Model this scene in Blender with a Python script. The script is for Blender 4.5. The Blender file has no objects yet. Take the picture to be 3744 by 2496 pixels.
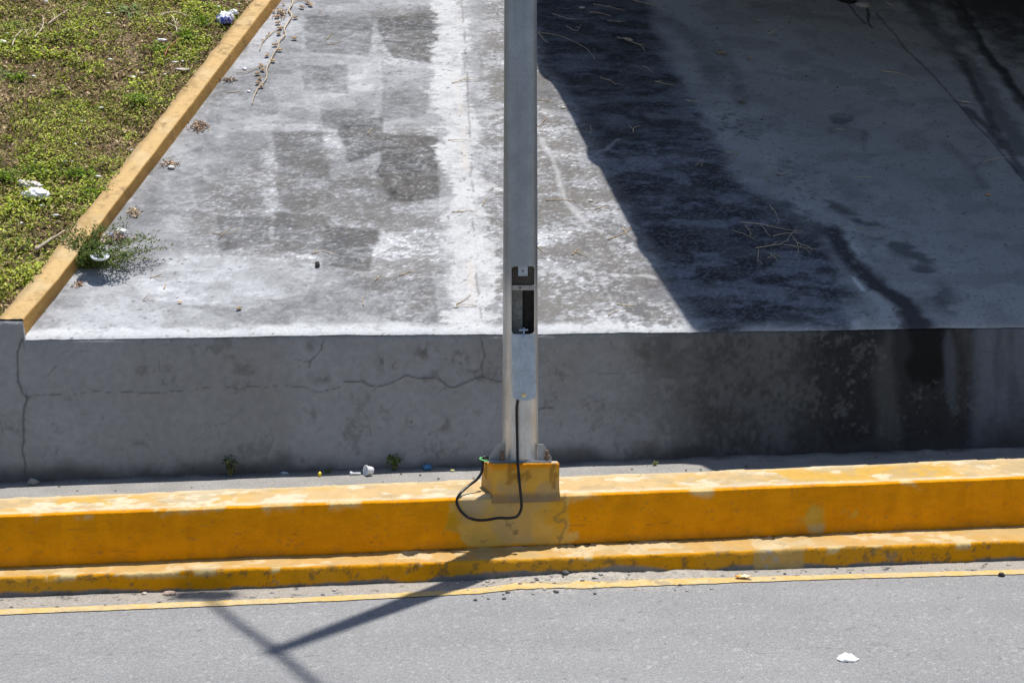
import bpy, bmesh, math, random
import numpy as np
random.seed(7); rng = np.random.default_rng(7)
scene = bpy.context.scene; COL = scene.collection

# ------------------------------------------------------------------ camera
F = 5850.0; PITCH = math.radians(8); CH = 1.965
cam = bpy.data.cameras.new("camera"); camo = bpy.data.objects.new("camera", cam); COL.objects.link(camo)
cam.sensor_width = 36; cam.lens = 36 * F / 3744; cam.clip_start = .05; cam.clip_end = 2000
camo.location = (0, 0, CH); camo.rotation_euler = (math.pi / 2 - PITCH, 0, 0)
scene.camera = camo
# ------------------------------------------------------------------ light
HP = 8.0                                     # height of the lamp pole above the road
# camera rays: turn an image pixel position into a point on a real plane
FW = np.array([0, math.cos(PITCH), -math.sin(PITCH)]); UP = np.array([0, math.sin(PITCH), math.cos(PITCH)]); CC = np.array([0, 0, CH])
def ray(X, Y): return np.array([(X - 1872) / F, 0, 0]) + FW + UP * (-(Y - 1248) / F)
def onz(X, Y, z=0.): d = ray(X, Y); return CC + d * ((z - CH) / d[2])
def onplane(X, Y, A, n): d = ray(X, Y); return CC + d * (np.dot(n, A - CC) / np.dot(n, d))
POLE = np.array([0.036, 6.955, 0.0])
JN = onz(1000, 2380)
SUN = np.array([(POLE[0] - JN[0]) / HP, (POLE[1] - JN[1]) / HP, 1.0])
el = math.asin(SUN[2] / np.linalg.norm(SUN)); az = math.atan2(SUN[0], SUN[1])
sl = bpy.data.lights.new("sun", 'SUN'); sl.energy = 3.9; sl.angle = math.radians(.53); sl.color = (1, .965, .91)
so = bpy.data.objects.new("sun", sl); COL.objects.link(so)
from mathutils import Vector, Matrix
so.rotation_euler = Vector(SUN).to_track_quat('Z', 'Y').to_euler(); so.location = (0, 8, 20)
w = bpy.data.worlds.new("World"); scene.world = w; w.use_nodes = True
nt = w.node_tree; bg = nt.nodes['Background']; sky = nt.nodes.new('ShaderNodeTexSky'); sky.sky_type = 'NISHITA'
sky.sun_disc = False; sky.sun_elevation = el; sky.sun_rotation = az; sky.air_density = 1.0; sky.dust_density = .6
nt.links.new(sky.outputs[0], bg.inputs[0]); bg.inputs[1].default_value = .08
vs = scene.view_settings; vs.view_transform = 'Standard'; vs.look = 'None'; vs.exposure = .55; vs.gamma = 1; vs.use_curve_mapping = False
scene.cycles.max_bounces = 8; scene.cycles.diffuse_bounces = 5

# ------------------------------------------------------------------ numpy noise and masks
def _h(ix, iy, s):
    h = (ix.astype(np.int64) * 374761393 + iy.astype(np.int64) * 668265263 + s * 974634777) & 0xffffffff
    h = ((h ^ (h >> 13)) * 1274126177) & 0xffffffff
    h = ((h ^ (h >> 16)) * 2246822519) & 0xffffffff
    return ((h ^ (h >> 15)) & 0xffffff) / float(0xffffff)
def vn(x, y, s=0):
    x0 = np.floor(x); y0 = np.floor(y); fx = x - x0; fy = y - y0
    fx = fx * fx * (3 - 2 * fx); fy = fy * fy * (3 - 2 * fy)
    a = _h(x0, y0, s); b = _h(x0 + 1, y0, s); c = _h(x0, y0 + 1, s); d = _h(x0 + 1, y0 + 1, s)
    return a + (b - a) * fx + (c - a) * fy + (a - b - c + d) * fx * fy
def fbm(x, y, f=1., o=5, s=0, g=.5, l=2.03):
    r = 0; a = 1; t = 0
    for i in range(o):
        r = r + a * vn(x * f + 17.3 * i, y * f - 9.1 * i, s + i * 31); t += a; a *= g; f *= l
    return r / t
def ss(a, b, x):
    t = np.clip((x - a) / (b - a), 0, 1); return t * t * (3 - 2 * t)
def seg_d(x, y, pts):
    d = np.full(x.shape, 1e9)
    for (ax, ay), (bx, by) in zip(pts[:-1], pts[1:]):
        ex, ey = bx - ax, by - ay; L = ex * ex + ey * ey + 1e-12
        t = np.clip(((x - ax) * ex + (y - ay) * ey) / L, 0, 1)
        d = np.minimum(d, np.hypot(x - ax - t * ex, y - ay - t * ey))
    return d
def poly_sd(x, y, pts):                      # negative inside
    pts = list(pts); d = seg_d(x, y, pts + [pts[0]]); ins = np.zeros(x.shape, bool)
    for i in range(len(pts)):
        ax, ay = pts[i - 1]; bx, by = pts[i]
        if ay == by: continue
        c = ((ay > y) != (by > y)) & (x < (bx - ax) * (y - ay) / (by - ay) + ax); ins ^= c
    return np.where(ins, -d, d)
def mix(a, b, t): return a + (np.asarray(b) - a) * (t[..., None] if np.ndim(a) > np.ndim(t) or np.ndim(b) == 1 else t)
def mixc(c, b, t): return c + (np.array(b) - c) * t[..., None]
def axis(lo, hi, d, out_lo, out_hi, g=1.25):
    a = list(np.arange(lo, hi, d)); s = d; v = a[-1]
    while v < out_hi: s *= g; v += s; a.append(min(v, out_hi))
    s = d; v = lo
    while v > out_lo: s *= g; v -= s; a.insert(0, max(v, out_lo))
    return np.array(a)

# ------------------------------------------------------------------ mesh helpers
def link(o, parent=None):
    COL.objects.link(o)
    if parent is not None: o.parent = parent
    return o
def mesh_np(name, V, Fq, mat, cols=None, parent=None, smooth=True):
    me = bpy.data.meshes.new(name); V = np.asarray(V, np.float32); Fq = np.asarray(Fq, np.int32); k = Fq.shape[1]
    me.vertices.add(len(V)); me.vertices.foreach_set('co', V.ravel())
    me.loops.add(Fq.size); me.loops.foreach_set('vertex_index', Fq.ravel())
    me.polygons.add(len(Fq)); me.polygons.foreach_set('loop_start', np.arange(0, Fq.size, k, dtype=np.int32))
    try: me.polygons.foreach_set('loop_total', np.full(len(Fq), k, np.int32))
    except Exception: pass
    me.update(calc_edges=True)
    if smooth: me.polygons.foreach_set('use_smooth', np.ones(len(Fq), bool))
    if cols is not None:
        at = me.color_attributes.new('Col', 'FLOAT_COLOR', 'POINT')
        c4 = np.ones((len(V), 4), np.float32); c4[:, :3] = np.clip(cols.reshape(-1, 3), 0, 1); at.data.foreach_set('color', c4.ravel())
    me.materials.append(mat)
    return link(bpy.data.objects.new(name, me), parent)
def grid(name, P, mat, cols=None, parent=None):          # P: (n,m,3)
    n, m = P.shape[:2]; i = np.arange(n * m).reshape(n, m)
    f = np.stack([i[:-1, :-1], i[1:, :-1], i[1:, 1:], i[:-1, 1:]], -1).reshape(-1, 4)
    return mesh_np(name, P.reshape(-1, 3), f, mat, cols, parent)
class MB:
    def __init__(s): s.v = []; s.f = []; s.c = []
    def add(s, v, f, c=(1, 1, 1)):
        b = len(s.v); s.v += [tuple(q) for q in v]; s.f += [tuple(b + i for i in q) for q in f]; s.c += [c] * len(v)
    def prism(s, pts, z0, z1, c=(1, 1, 1)):
        n = len(pts); v = [(x, y, z0) for x, y in pts] + [(x, y, z1) for x, y in pts]
        s.add(v, [tuple(range(n))[::-1], tuple(range(n, 2 * n))] + [(i, (i + 1) % n, n + (i + 1) % n, n + i) for i in range(n)], c)
    def box(s, a, b, c=(1, 1, 1)): s.prism([(a[0], a[1]), (b[0], a[1]), (b[0], b[1]), (a[0], b[1])], a[2], b[2], c)
    def tube(s, pts, r, n=8, c=(1, 1, 1), cap=True):
        pts = [Vector(p) for p in pts]; m = len(pts); rs = r if hasattr(r, '__len__') else [r] * m
        up = Vector((0.13, .21, .97)); v = []
        for i, p in enumerate(pts):
            t = (pts[min(i + 1, m - 1)] - pts[max(i - 1, 0)]).normalized()
            a = t.cross(up)
            if a.length < 1e-3: a = t.cross(Vector((1, 0, 0)))
            a.normalize(); b = a.cross(t)
            for k in range(n):
                q = 2 * math.pi * k / n; v.append(p + a * (math.cos(q) * rs[i]) + b * (math.sin(q) * rs[i]))
        f = [(i * n + k, i * n + (k + 1) % n, (i + 1) * n + (k + 1) % n, (i + 1) * n + k) for i in range(m - 1) for k in range(n)]
        if cap: f += [tuple(range(n)), tuple(range((m - 1) * n, m * n))[::-1]]
        s.add(v, f, c)
    def build(s, name, mat, parent=None, smooth=False, bevel=0):
        me = bpy.data.meshes.new(name); me.from_pydata(s.v, [], s.f)
        bm = bmesh.new(); bm.from_mesh(me); bmesh.ops.recalc_face_normals(bm, faces=bm.faces); bm.to_mesh(me); bm.free()
        at = me.color_attributes.new('Col', 'FLOAT_COLOR', 'POINT')
        c4 = np.ones((len(s.v), 4), np.float32); c4[:, :3] = np.array(s.c); at.data.foreach_set('color', c4.ravel())
        if smooth: me.polygons.foreach_set('use_smooth', np.ones(len(me.polygons), bool))
        me.materials.append(mat); o = link(bpy.data.objects.new(name, me), parent)
        if bevel:
            b = o.modifiers.new('bevel', 'BEVEL'); b.width = bevel; b.segments = 2; b.limit_method = 'ANGLE'
        return o
def tag(o, label, cat=None, group=None, kind=None):
    if label: o['label'] = label
    if cat: o['category'] = cat
    if group: o['group'] = group
    if kind: o['kind'] = kind
    return o
def empty(name, loc, label, cat, group=None):
    o = bpy.data.objects.new(name, None); COL.objects.link(o); o.location = loc; return tag(o, label, cat, group)
def smoothline(pts, n=8):                   # Catmull-Rom
    P = [np.array(p, float) for p in pts]; P = [2 * P[0] - P[1]] + P + [2 * P[-1] - P[-2]]; out = []
    for i in range(1, len(P) - 2):
        for k in range(n):
            t = k / n; a, b, c, d = P[i - 1:i + 3]
            out.append(.5 * ((2 * b) + (c - a) * t + (2 * a - 5 * b + 4 * c - d) * t * t + (3 * b - a - 3 * c + d) * t ** 3))
    out.append(P[-2]); return out

# ------------------------------------------------------------------ materials
def material(name, base=None, rough=.85, metal=0., grain=(400., .12), grain2=(60., .10), bump=(250., .002, .3), attr=True, spec=.3, trans=0.):
    m = bpy.data.materials.new(name); m.use_nodes = True; t = m.node_tree; N = t.nodes; Lk = t.links
    b = N['Principled BSDF']; b.inputs['Roughness'].default_value = rough; b.inputs['Metallic'].default_value = metal
    b.inputs['Specular IOR Level'].default_value = spec
    geo = N.new('ShaderNodeNewGeometry')
    if attr and base is None:
        src = N.new('ShaderNodeAttribute'); src.attribute_name = 'Col'; c = src.outputs['Color']
    else:
        src = N.new('ShaderNodeRGB'); src.outputs[0].default_value = (*base, 1); c = src.outputs[0]
    for sc, am in (grain, grain2):
        if am <= 0: continue
        n = N.new('ShaderNodeTexNoise'); n.inputs['Scale'].default_value = sc; n.inputs['Detail'].default_value = 3
        Lk.new(geo.outputs['Position'], n.inputs['Vector'])
        mr = N.new('ShaderNodeMapRange'); mr.inputs[1].default_value = .3; mr.inputs[2].default_value = .7
        mr.inputs[3].default_value = 1 - am; mr.inputs[4].default_value = 1 + am
        Lk.new(n.outputs['Fac'], mr.inputs[0])
        vm = N.new('ShaderNodeVectorMath'); vm.operation = 'SCALE'; Lk.new(c, vm.inputs[0]); Lk.new(mr.outputs[0], vm.inputs['Scale']); c = vm.outputs[0]
    Lk.new(c, b.inputs['Base Color'])
    if bump:
        n = N.new('ShaderNodeTexNoise'); n.inputs['Scale'].default_value = bump[0]; n.inputs['Detail'].default_value = 4
        Lk.new(geo.outputs['Position'], n.inputs['Vector'])
        bp = N.new('ShaderNodeBump'); bp.inputs['Distance'].default_value = bump[1]; bp.inputs['Strength'].default_value = bump[2]
        Lk.new(n.outputs['Fac'], bp.inputs['Height']); Lk.new(bp.outputs[0], b.inputs['Normal'])
    if trans:
        b.inputs['Transmission Weight'].default_value = 0
        out = N['Material Output']; tr = N.new('ShaderNodeBsdfTranslucent'); Lk.new(c, tr.inputs[0]); ms = N.new('ShaderNodeMixShader'); ms.inputs[0].default_value = trans
        Lk.new(b.outputs[0], ms.inputs[1]); Lk.new(tr.outputs[0], ms.inputs[2]); Lk.new(ms.outputs[0], out.inputs[0])
    return m
M_SLOPE = material('painted_concrete', bump=(120., .003, .35))
M_WALL = material('grey_plaster', bump=(45., .010, .6), grain=(300., .08), grain2=(25., .08))
M_YEL = material('yellow_paint', spec=.12, bump=(70., .006, .5), grain=(250., .07), grain2=(20., .06))
M_ROAD = material('asphalt', grain=(150., .30), grain2=(60., .12), bump=(120., .006, .8))
M_LINE = material('road_paint', grain=(200., .15), grain2=(30., .1), bump=(200., .003, .5))
M_SOIL = material('dry_soil', grain=(260., .45), grain2=(50., .3), bump=(100., .012, .9))
M_LEAF = material('green_leaf', rough=.6, grain=(60., .2), grain2=(8., .15), bump=None, trans=.3)
M_DRY = material('dry_plant', rough=.8, grain=(300., .2), grain2=(60., .15), bump=None)
M_CONC = material('bare_concrete', base=(.27, .26, .25), bump=(60., .004, .5))
M_GALV = material('galvanised_steel', rough=.42, metal=.62, grain=(90., .07), grain2=(12., .10), bump=(40., .0006, .3), spec=.5)
M_COVER = material('cover_steel', base=(.40, .45, .52), rough=.38, metal=.7, grain=(90., .10), grain2=(20., .12), bump=(40., .0006, .3), spec=.5)
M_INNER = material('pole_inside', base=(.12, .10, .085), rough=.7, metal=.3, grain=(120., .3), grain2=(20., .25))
M_STRAP = material('strap_metal', base=(.36, .34, .31), rough=.6, metal=.4, grain=(120., .2), grain2=(30., .2))
M_RUST = material('rusty_bolt', base=(.22, .15, .10), rough=.7, metal=.5, grain=(200., .3), grain2=(60., .3))
M_BRASS = material('brass_screw', base=(.75, .62, .36), rough=.35, metal=.9, grain=(200., .1), grain2=(60., .1), bump=None)
M_CABLE = material('black_rubber', base=(.010, .010, .011), rough=.30, grain=(200., .1), grain2=(60., .1), bump=None, spec=.35)
M_GREEN = material('green_plastic', base=(.12, .62, .16), rough=.4, grain=(200., .1), grain2=(60., .1), bump=None, spec=.5)
M_PLAST = material('white_plastic', rough=.35, grain=(200., .04), grain2=(60., .05), bump=(80., .004, .3), spec=.5)
M_STONE = material('loose_stone', grain=(200., .2), grain2=(60., .2), bump=(80., .005, .6))

# ------------------------------------------------------------------ the long edges, each as y(x), z(x)
def fit(pts, z=None, yf=None):
    xs, ys, zs = [], [], []
    for X, Y in pts:
        if yf is None: p = onz(X, Y, z if not callable(z) else 0)
        else:                                # on the vertical sheet y = yf(x)
            a, b = yf; d = ray(X, Y); t = (a * 0 + b + a * 0) ; t = b / (d[1] - a * d[0]); p = CC + d * t
        xs.append(p[0]); ys.append(p[1]); zs.append(p[2])
    return np.polyfit(xs, ys, 1), np.polyfit(xs, zs, 1), (np.array(xs), np.array(ys), np.array(zs))
KB, _, _ = fit([(0, 2182), (1248, 2137), (2496, 2091), (3744, 2047)], z=0.)
_, KTz, kt = fit([(0, 2115), (1248, 2062), (2496, 2022), (3744, 1977)], yf=KB)
ZK = float(np.mean(kt[2]))
BB, _, _ = fit([(0, 2078), (1248, 2030), (2496, 1982), (3744, 1926)], z=ZK)
_, BTz, bt = fit([(0, 1889), (600, 1857), (1248, 1830), (2080, 1801), (2496, 1787), (3110, 1765), (3744, 1746)], yf=BB)
ZB = float(np.mean(bt[2]))
BK, _, _ = fit([(0, 1818), (1248, 1768), (2496, 1717), (3744, 1678)], z=ZB)
ZS = .10                                     # pavement behind the barrier
WL = onz(0, 1768, ZS); WR = onz(3744, 1636, ZS)
WB = np.polyfit([WL[0], WR[0]], [WL[1], WR[1]], 1)
nW = np.array([-WB[0], 1, 0]); WA = np.array([0, WB[1], 0])
TL = onplane(75, 1237, WA, nW); TR = onplane(3744, 1192, WA, nW)
tt = (TR - TL) / np.linalg.norm(TR - TL); hh = np.array([-tt[1], tt[0], 0]); hh /= np.linalg.norm(hh); SA = math.radians(28)
vv = hh * math.cos(SA) + np.array([0, 0, math.sin(SA)]); vv -= tt * (vv @ tt); vv /= np.linalg.norm(vv); nn = np.cross(tt, vv)
print('ZK', ZK, 'ZB', ZB, 'sun', SUN, 'el', math.degrees(el))
def uv(X, Y, off=0.):                        # back-project an image pixel onto the slope: (u along the wall, v up the slope)
    q = onplane(X, Y, TL + nn * off, nn) - TL; return (float(q @ tt), float(q @ vv))
def uvo(pts, off=0.): return [uv(x * 1.5918, y * 1.5918, off) for x, y in pts]
def S(u, v, off=0.):                         # point of the slope
    u = np.asarray(u, float); v = np.asarray(v, float); off = np.asarray(off, float)
    return TL + u[..., None] * tt + v[..., None] * vv + off[..., None] * nn
py = lambda c, x: c[0] * x + c[1]

# ================================================================== concrete slope
kerb_in = [uv(*q) for q in [(77, 1236), (286, 975), (419, 832), (530, 658), (690, 446), (1032, 0)]]
kA = np.polyfit([q[1] for q in kerb_in], [q[0] for q in kerb_in], 1)      # u of the kerb foot as a function of v
V = axis(0, 4.6, .0085, 0, 7.0, 1.2); U = axis(0, 1, 1 / 900., 0, 1)
ua = axis(0, 7.6, .0085, 0, 13., 1.2)
vg, ug = np.meshgrid(V, ua, indexing='ij')
u0 = kA[0] * vg + kA[1] - .03
ug = u0 + ug
def slope_relief(u, v):
    return .010 * (fbm(u, v, .8, 2, 5) - .5) + .004 * (fbm(u, v, 5, 3, 9) - .5)
x, y = ug, vg
wx = x + .05 * (fbm(x, y, 7, 4, 11) - .5); wy = y + .05 * (fbm(x, y, 7, 4, 12) - .5)
fine = fbm(x * 1., y * 1., 40, 3, 21); med = fbm(x, y * 1.3, 9, 5, 22); big = fbm(x, y, 1.6, 4, 23)
tone = .345 + .12 * (big - .5) + .10 * (med - .5)
wash = ss(.44, .60, fbm(wx * .9, wy * 1.3, 2.6, 6, 24, .6)); wash2 = ss(.46, .58, fbm(wx, wy * 1.6, 5.5, 6, 25, .62))
tone = tone * (1 - .25 * wash) * (1 - .20 * wash2) * (1 + .30 * (fbm(x, y * 1.5, 28, 5, 27, .65) - .5))
rr = np.random.default_rng(3)
for i in range(46):                          # roller patches of slightly different grey
    cu, cv = rr.uniform(-.3, 6), rr.uniform(0, 4.6); a, b = rr.uniform(.10, .38), rr.uniform(.08, .3); an = rr.normal(0, .12)
    du = (wx - cu) * math.cos(an) + (wy - cv) * math.sin(an); dv = -(wx - cu) * math.sin(an) + (wy - cv) * math.cos(an)
    mk = ss(.02, -.008, np.maximum(np.abs(du) - a, np.abs(dv) - b)); tone *= 1 + mk * rr.uniform(-.26, .22)
def patch(pts, amount, soft=.015, warp=1., gate=0.):
    global tone
    P = uvo(pts); sx = x + (wx - x) * warp; sy = y + (wy - y) * warp
    mk = ss(soft, -soft, poly_sd(sx, sy, P))
    if gate: mk = mk * ss(.5 - gate, .5 + gate * .3, med)
    am_ = amount ** (2.0 if amount < 1 else 1.3); mk = mk * (.55 + .45 * ss(.40, .54, fbm(sx * .8, sy * 1.4, 24, 5, 26, .66))); tone = tone * (1 - mk) + tone * am_ * mk * (1 + (.5 * (fine - .5) if amount < 1 else 0))
for pts, am in [([(630, 305), (745, 305), (748, 352), (760, 420), (640, 400)], .72), ([(495, 495), (622, 500), (620, 560), (505, 578)], .66),
                ([(628, 485), (762, 495), (740, 590), (632, 575)], .66), ([(742, 520), (872, 522), (850, 625), (742, 612)], .56),
                ([(772, 282), (880, 270), (884, 345), (800, 375)], .58), ([(884, 306), (1005, 318), (1012, 455), (895, 470), (868, 400)], .52),
                ([(350, 370), (480, 330), (600, 340), (600, 470), (420, 500), (330, 480)], .84), ([(700, 35), (862, 38), (850, 130), (705, 120)], .70),
                ([(862, 40), (1024, 30), (1030, 150), (900, 135)], .58), ([(690, 150), (800, 150), (800, 215), (700, 205)], .72),
                ([(735, 250), (860, 255), (865, 300), (740, 296)], .76), ([(640, 420), (860, 410), (1000, 480), (880, 510), (640, 480)], .8),
                ([(430, 700), (640, 690), (820, 640), (1000, 640), (1010, 740), (560, 748)], .80), ([(500, 180), (620, 170), (640, 260), (470, 290)], .85),
                ([(880, 150), (1000, 160), (975, 270), (870, 280)], .8), ([(640, 90), (700, 70), (690, 170), (610, 170)], .84)]:
    patch(pts, am)
for pts, am in [([(612, 305), (632, 300), (636, 490), (618, 486)], 1.22), ([(868, 532), (1035, 530), (1030, 622), (850, 625)], 1.28),
                ([(420, 585), (640, 578), (730, 590), (726, 630), (690, 690), (560, 712), (330, 690), (300, 640)], 1.25),
                ([(690, 165), (960, 130), (1000, 160), (900, 200), (700, 240)], 1.18), ([(560, 285), (1000, 292), (1005, 306), (560, 300)], 1.3),
                ([(300, 470), (760, 486), (760, 492), (300, 480)], 1.25), ([(830, 620), (1030, 628), (1030, 640), (830, 632)], 1.22),
                ([(560, 30), (640, 20), (610, 150), (540, 160)], 1.15), ([(120, 700), (300, 640), (460, 690), (900, 730), (900, 745), (80, 765)], 1.1)]:
    patch(pts, am, .012)
# mottled grime eating into the paint
gz = np.zeros_like(x)
for pts, am in [([(640, 300), (1010, 290), (1020, 480), (1015, 745), (900, 745), (820, 640), (640, 600), (440, 590), (420, 480)], .9),
                ([(1120, 0), (1270, 0), (1300, 200), (1700, 760), (1110, 750), (1105, 300)], 1.), ([(850, 20), (1030, 20), (1030, 150), (860, 150)], .8)]:
    gz = np.maximum(gz, am * ss(.12, -.12, poly_sd(wx, wy, uvo(pts))))
sp = fbm(x, y * 1.6, 30, 5, 41, .6); sp2 = fbm(x, y * 1.4, 4.5, 4, 42)
sp3 = fbm(x, y * 1.5, 62, 3, 44, .6)
gz2 = ss(.10, -.06, poly_sd(wx, wy, uvo([(1110, 20), (1230, 20), (1300, 200), (1700, 745), (1115, 735)])))
gm = gz * ss(.46 - .035 * gz2, .56 - .02 * gz2, .35 * sp + .25 * sp3 + .40 * sp2)
tone = tone * (1 - (.52 + .10 * gz2) * gm)
fleck = ss(.66, .72, fbm(x, y * 1.3, 62, 3, 43)) * gz; tone = tone * (1 + .8 * fleck)
colr = tone[..., None] * np.array([.99, 1.0, 1.045])
colr = mixc(colr, [.20, .18, .16], (.35 + .15 * gz2) * gm)
# vertical bright band of fresh lime round the crack
band = uvo([(1038, 0), (1046, 150), (1062, 300), (1072, 450), (1080, 600), (1088, 752)])
bu = np.interp(y, [q[1] for q in band][::-1] if band[0][1] > band[-1][1] else [q[1] for q in band], [q[0] for q in band][::-1] if band[0][1] > band[-1][1] else [q[0] for q in band])
lef0 = 0; rag = .20 * (fbm(x * .8, y, 7, 5, 51, .6) - .5) + .16 * (fbm(x * .7, y * 1.2, 30, 4, 52, .6) - .5) + .14 * (fbm(x * 0, y, 2.2, 2, 53) - .5)
lef = ss(-.150, -.105, x - bu + rag * .8); rig = ss(.125, .085, x - bu + rag)
bm_ = lef * rig * (.62 + .38 * ss(.38, .52, .5 * med + .5 * fbm(x * .8, y * 1.4, 34, 4, 56, .65)))
colr = mixc(colr, np.array([.50, .50, .505]), bm_ * .90); colr = colr * (1 + bm_ * (.22 * (sp3 - .5) + .15 * (med - .5)))[..., None]
cream = ss(.035, .0, np.abs(x - bu + .0 + .02 * (med - .5))) * ss(3.4, 2.0, y) * ss(.4, .6, fbm(x, y, 5, 3, 55)) * .5
colr = mixc(colr, [.53, .46, .39], cream)
# bright lip along the wall top
lip = ss(.10, .045, y + .09 * (fbm(x, y, 8, 4, 61) - .5) + .03 * (sp - .5))
colr = mixc(colr, [.54, .545, .56], lip * .85)
def streak(pts, wd, col, am, soft=.6, gate=None, jit=.04):
    global colr
    P = uvo(pts); d = seg_d(x + jit * 2 * (fbm(x, y, 5, 4, 71) - .5), y + jit * 2 * (fbm(x, y, 5, 4, 72) - .5), P)
    mk = ss(wd, wd * (1 - soft), d + wd * .9 * (fbm(wx, wy, 9, 5, 74, .62) - .5)) * am
    if gate is not None: mk = mk * gate
    colr = mixc(colr, col, mk)
LT = [.42, .42, .425]
streak([(1247, 320), (1270, 380), (1300, 450), (1345, 515), (1400, 545), (1520, 600)], .035, LT, .6, .9)
streak([(1240, 345), (1400, 365), (1560, 380)], .03, LT, .5, .9)
streak([(1235, 255), (1330, 268), (1480, 275), (1600, 280)], .07, [.42, .42, .43], .55, .9)
streak([(1235, 622), (1380, 628), (1500, 640)], .022, LT, .8, .6)
streak([(1390, 640), (1410, 700)], .018, LT, .5, .8)
streak([(1560, 560), (1500, 600), (1560, 700), (1600, 745)], .05, [.42, .42, .43], .35, .9)
streak([(1100, 265), (1160, 262)], .03, LT, .6, .8)
# black mould, painted deeper where the bridge shadow falls than on the lit strip
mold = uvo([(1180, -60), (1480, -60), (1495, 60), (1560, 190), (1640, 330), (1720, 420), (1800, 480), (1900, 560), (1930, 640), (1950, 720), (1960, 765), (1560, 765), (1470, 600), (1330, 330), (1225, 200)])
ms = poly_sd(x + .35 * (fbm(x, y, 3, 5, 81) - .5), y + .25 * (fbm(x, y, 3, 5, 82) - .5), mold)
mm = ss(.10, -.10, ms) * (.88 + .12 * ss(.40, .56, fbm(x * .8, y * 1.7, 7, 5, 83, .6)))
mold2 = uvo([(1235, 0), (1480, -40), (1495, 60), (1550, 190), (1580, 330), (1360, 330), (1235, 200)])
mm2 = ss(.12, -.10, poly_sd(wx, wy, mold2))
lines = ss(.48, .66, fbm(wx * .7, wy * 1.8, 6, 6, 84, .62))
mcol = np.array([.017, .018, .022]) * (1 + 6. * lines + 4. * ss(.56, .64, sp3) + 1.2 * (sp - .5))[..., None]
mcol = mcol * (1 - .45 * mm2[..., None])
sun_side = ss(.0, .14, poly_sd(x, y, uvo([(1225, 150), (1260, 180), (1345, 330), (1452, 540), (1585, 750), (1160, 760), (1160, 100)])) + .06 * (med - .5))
mm = mm * (.48 + .52 * sun_side)  # mould weakened on the sunlit side of the shadow edge
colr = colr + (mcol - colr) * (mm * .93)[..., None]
streak([(1500, 268), (1620, 280)], .06, [.2, .2, .21], .6, .9)
streak([(1375, 350), (1400, 340), (1420, 320)], .022, [.3, .3, .31], .6, .8)
# smooth blue grey paint further right
smo = ss(.06, -.10, poly_sd(wx, wy, uvo([(1500, -120), (1500, 60), (1575, 190), (1655, 330), (1740, 420), (1850, 480), (1960, 560), (1980, 640), (1975, 765), (3200, 765), (3200, -120)])))
colr = mixc(colr, np.array([.29, .292, .298]), smo * .93); colr = colr * (1 + smo * (.14 * (med - .5) + .25 * (big - .5)))[..., None]; colr = mixc(colr, [.12, .12, .125], smo * ss(.5, .65, sp2) * .3)
sc2 = ss(.56, .66, .6 * sp + .4 * fbm(x, y, 3, 3, 91)); near = ss(.75, .0, ms) * ss(.0, .1, ms)
colr = mixc(colr, [.10, .10, .11], sc2 * near * .8)
# run-off stains; the last, widest streak paints in shade under the deck
G = ss(.35, .6, fbm(x, y * 2., 6, 4, 95))
streak([(1940, 560), (1985, 640), (2030, 710), (2050, 765)], .07, [.36, .37, .38], .8, .9)
streak([(1965, 640), (1985, 665)], .025, [.6, .61, .63], .8, .8)
streak([(1905, 535), (1950, 600), (2010, 650), (2060, 690), (2110, 740), (2120, 765)], .10, [.035, .035, .04], .95, .75)
streak([(1910, 470), (1960, 500), (2010, 520)], .10, [.07, .07, .08], .85, .9, G)
streak([(2050, 560), (2110, 600), (2130, 660), (2160, 700)], .16, [.08, .08, .09], .85, .9, G)
streak([(1800, 470), (1860, 520), (1900, 570)], .12, [.08, .08, .09], .8, .9, G)
for pts, wd, am in [([(2080, -40), (2140, 60), (2210, 140), (2260, 210), (2352, 350)], .13, .55), ([(2150, -40), (2240, 90), (2290, 150), (2352, 240), (2500, 400)], .07, .7),
                    ([(2190, -20), (2260, 110), (2330, 200), (2420, 300)], .05, .9), ([(2010, 30), (2080, 110), (2140, 170), (2200, 240), (2290, 340), (2352, 415)],   .016, .65),
                    ([(2215, 250), (2270, 290), (2300, 340)], .05, .7), ([(2210, 140), (2250, 230), (2330, 370), (2400, 480)], .05, .6),
                    ([(1945, 0), (1965, 30), (1990, 55)], .012, .9), ([(1990, 20), (1997, 55), (2005, 65)], .014, .9), ([(2170, 330), (2230, 380), (2260, 430)], .08, .25),
                    ([(1660, 120), (1690, 180), (1700, 240)], .10, .28), ([(1980, 300), (1984, 345)], .03, .22), ([(1440, 0), (1600, 90), (1640, 180)], .15, .35)]:
    streak(pts, wd, [.03, .03, .035], am, .85, None, .02)
streak([(2110, -80), (2330, 20), (2600, 180)], 1.15, [.035, .035, .04], .95, .95, None, .05)  # top right corner painted near black for the gloom deep under the deck
# spots, chips and the shallow pit
spots = ss(.80, .84, fbm(x, y, 48, 2, 101)) ; colr = mixc(colr, [.08, .08, .08], spots * .7)
spots = ss(.68, .72, fbm(x, y * 2, 16, 4, 102, .6)) ; colr = mixc(colr, [.12, .12, .12], spots * .28)
bare = ss(.70, .76, fbm(x, y, 60, 2, 103)) * (1 - smo); colr = mixc(colr, [.55, .55, .56], bare * .22 * (1 - mm))
pit = poly_sd(x, y, uvo([(1908, 268), (1925, 262), (1955, 268), (1958, 278), (1935, 285), (1912, 283)]))
colr = mixc(colr, [.10, .105, .11], ss(.03, -.01, pit) * .7)
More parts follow.
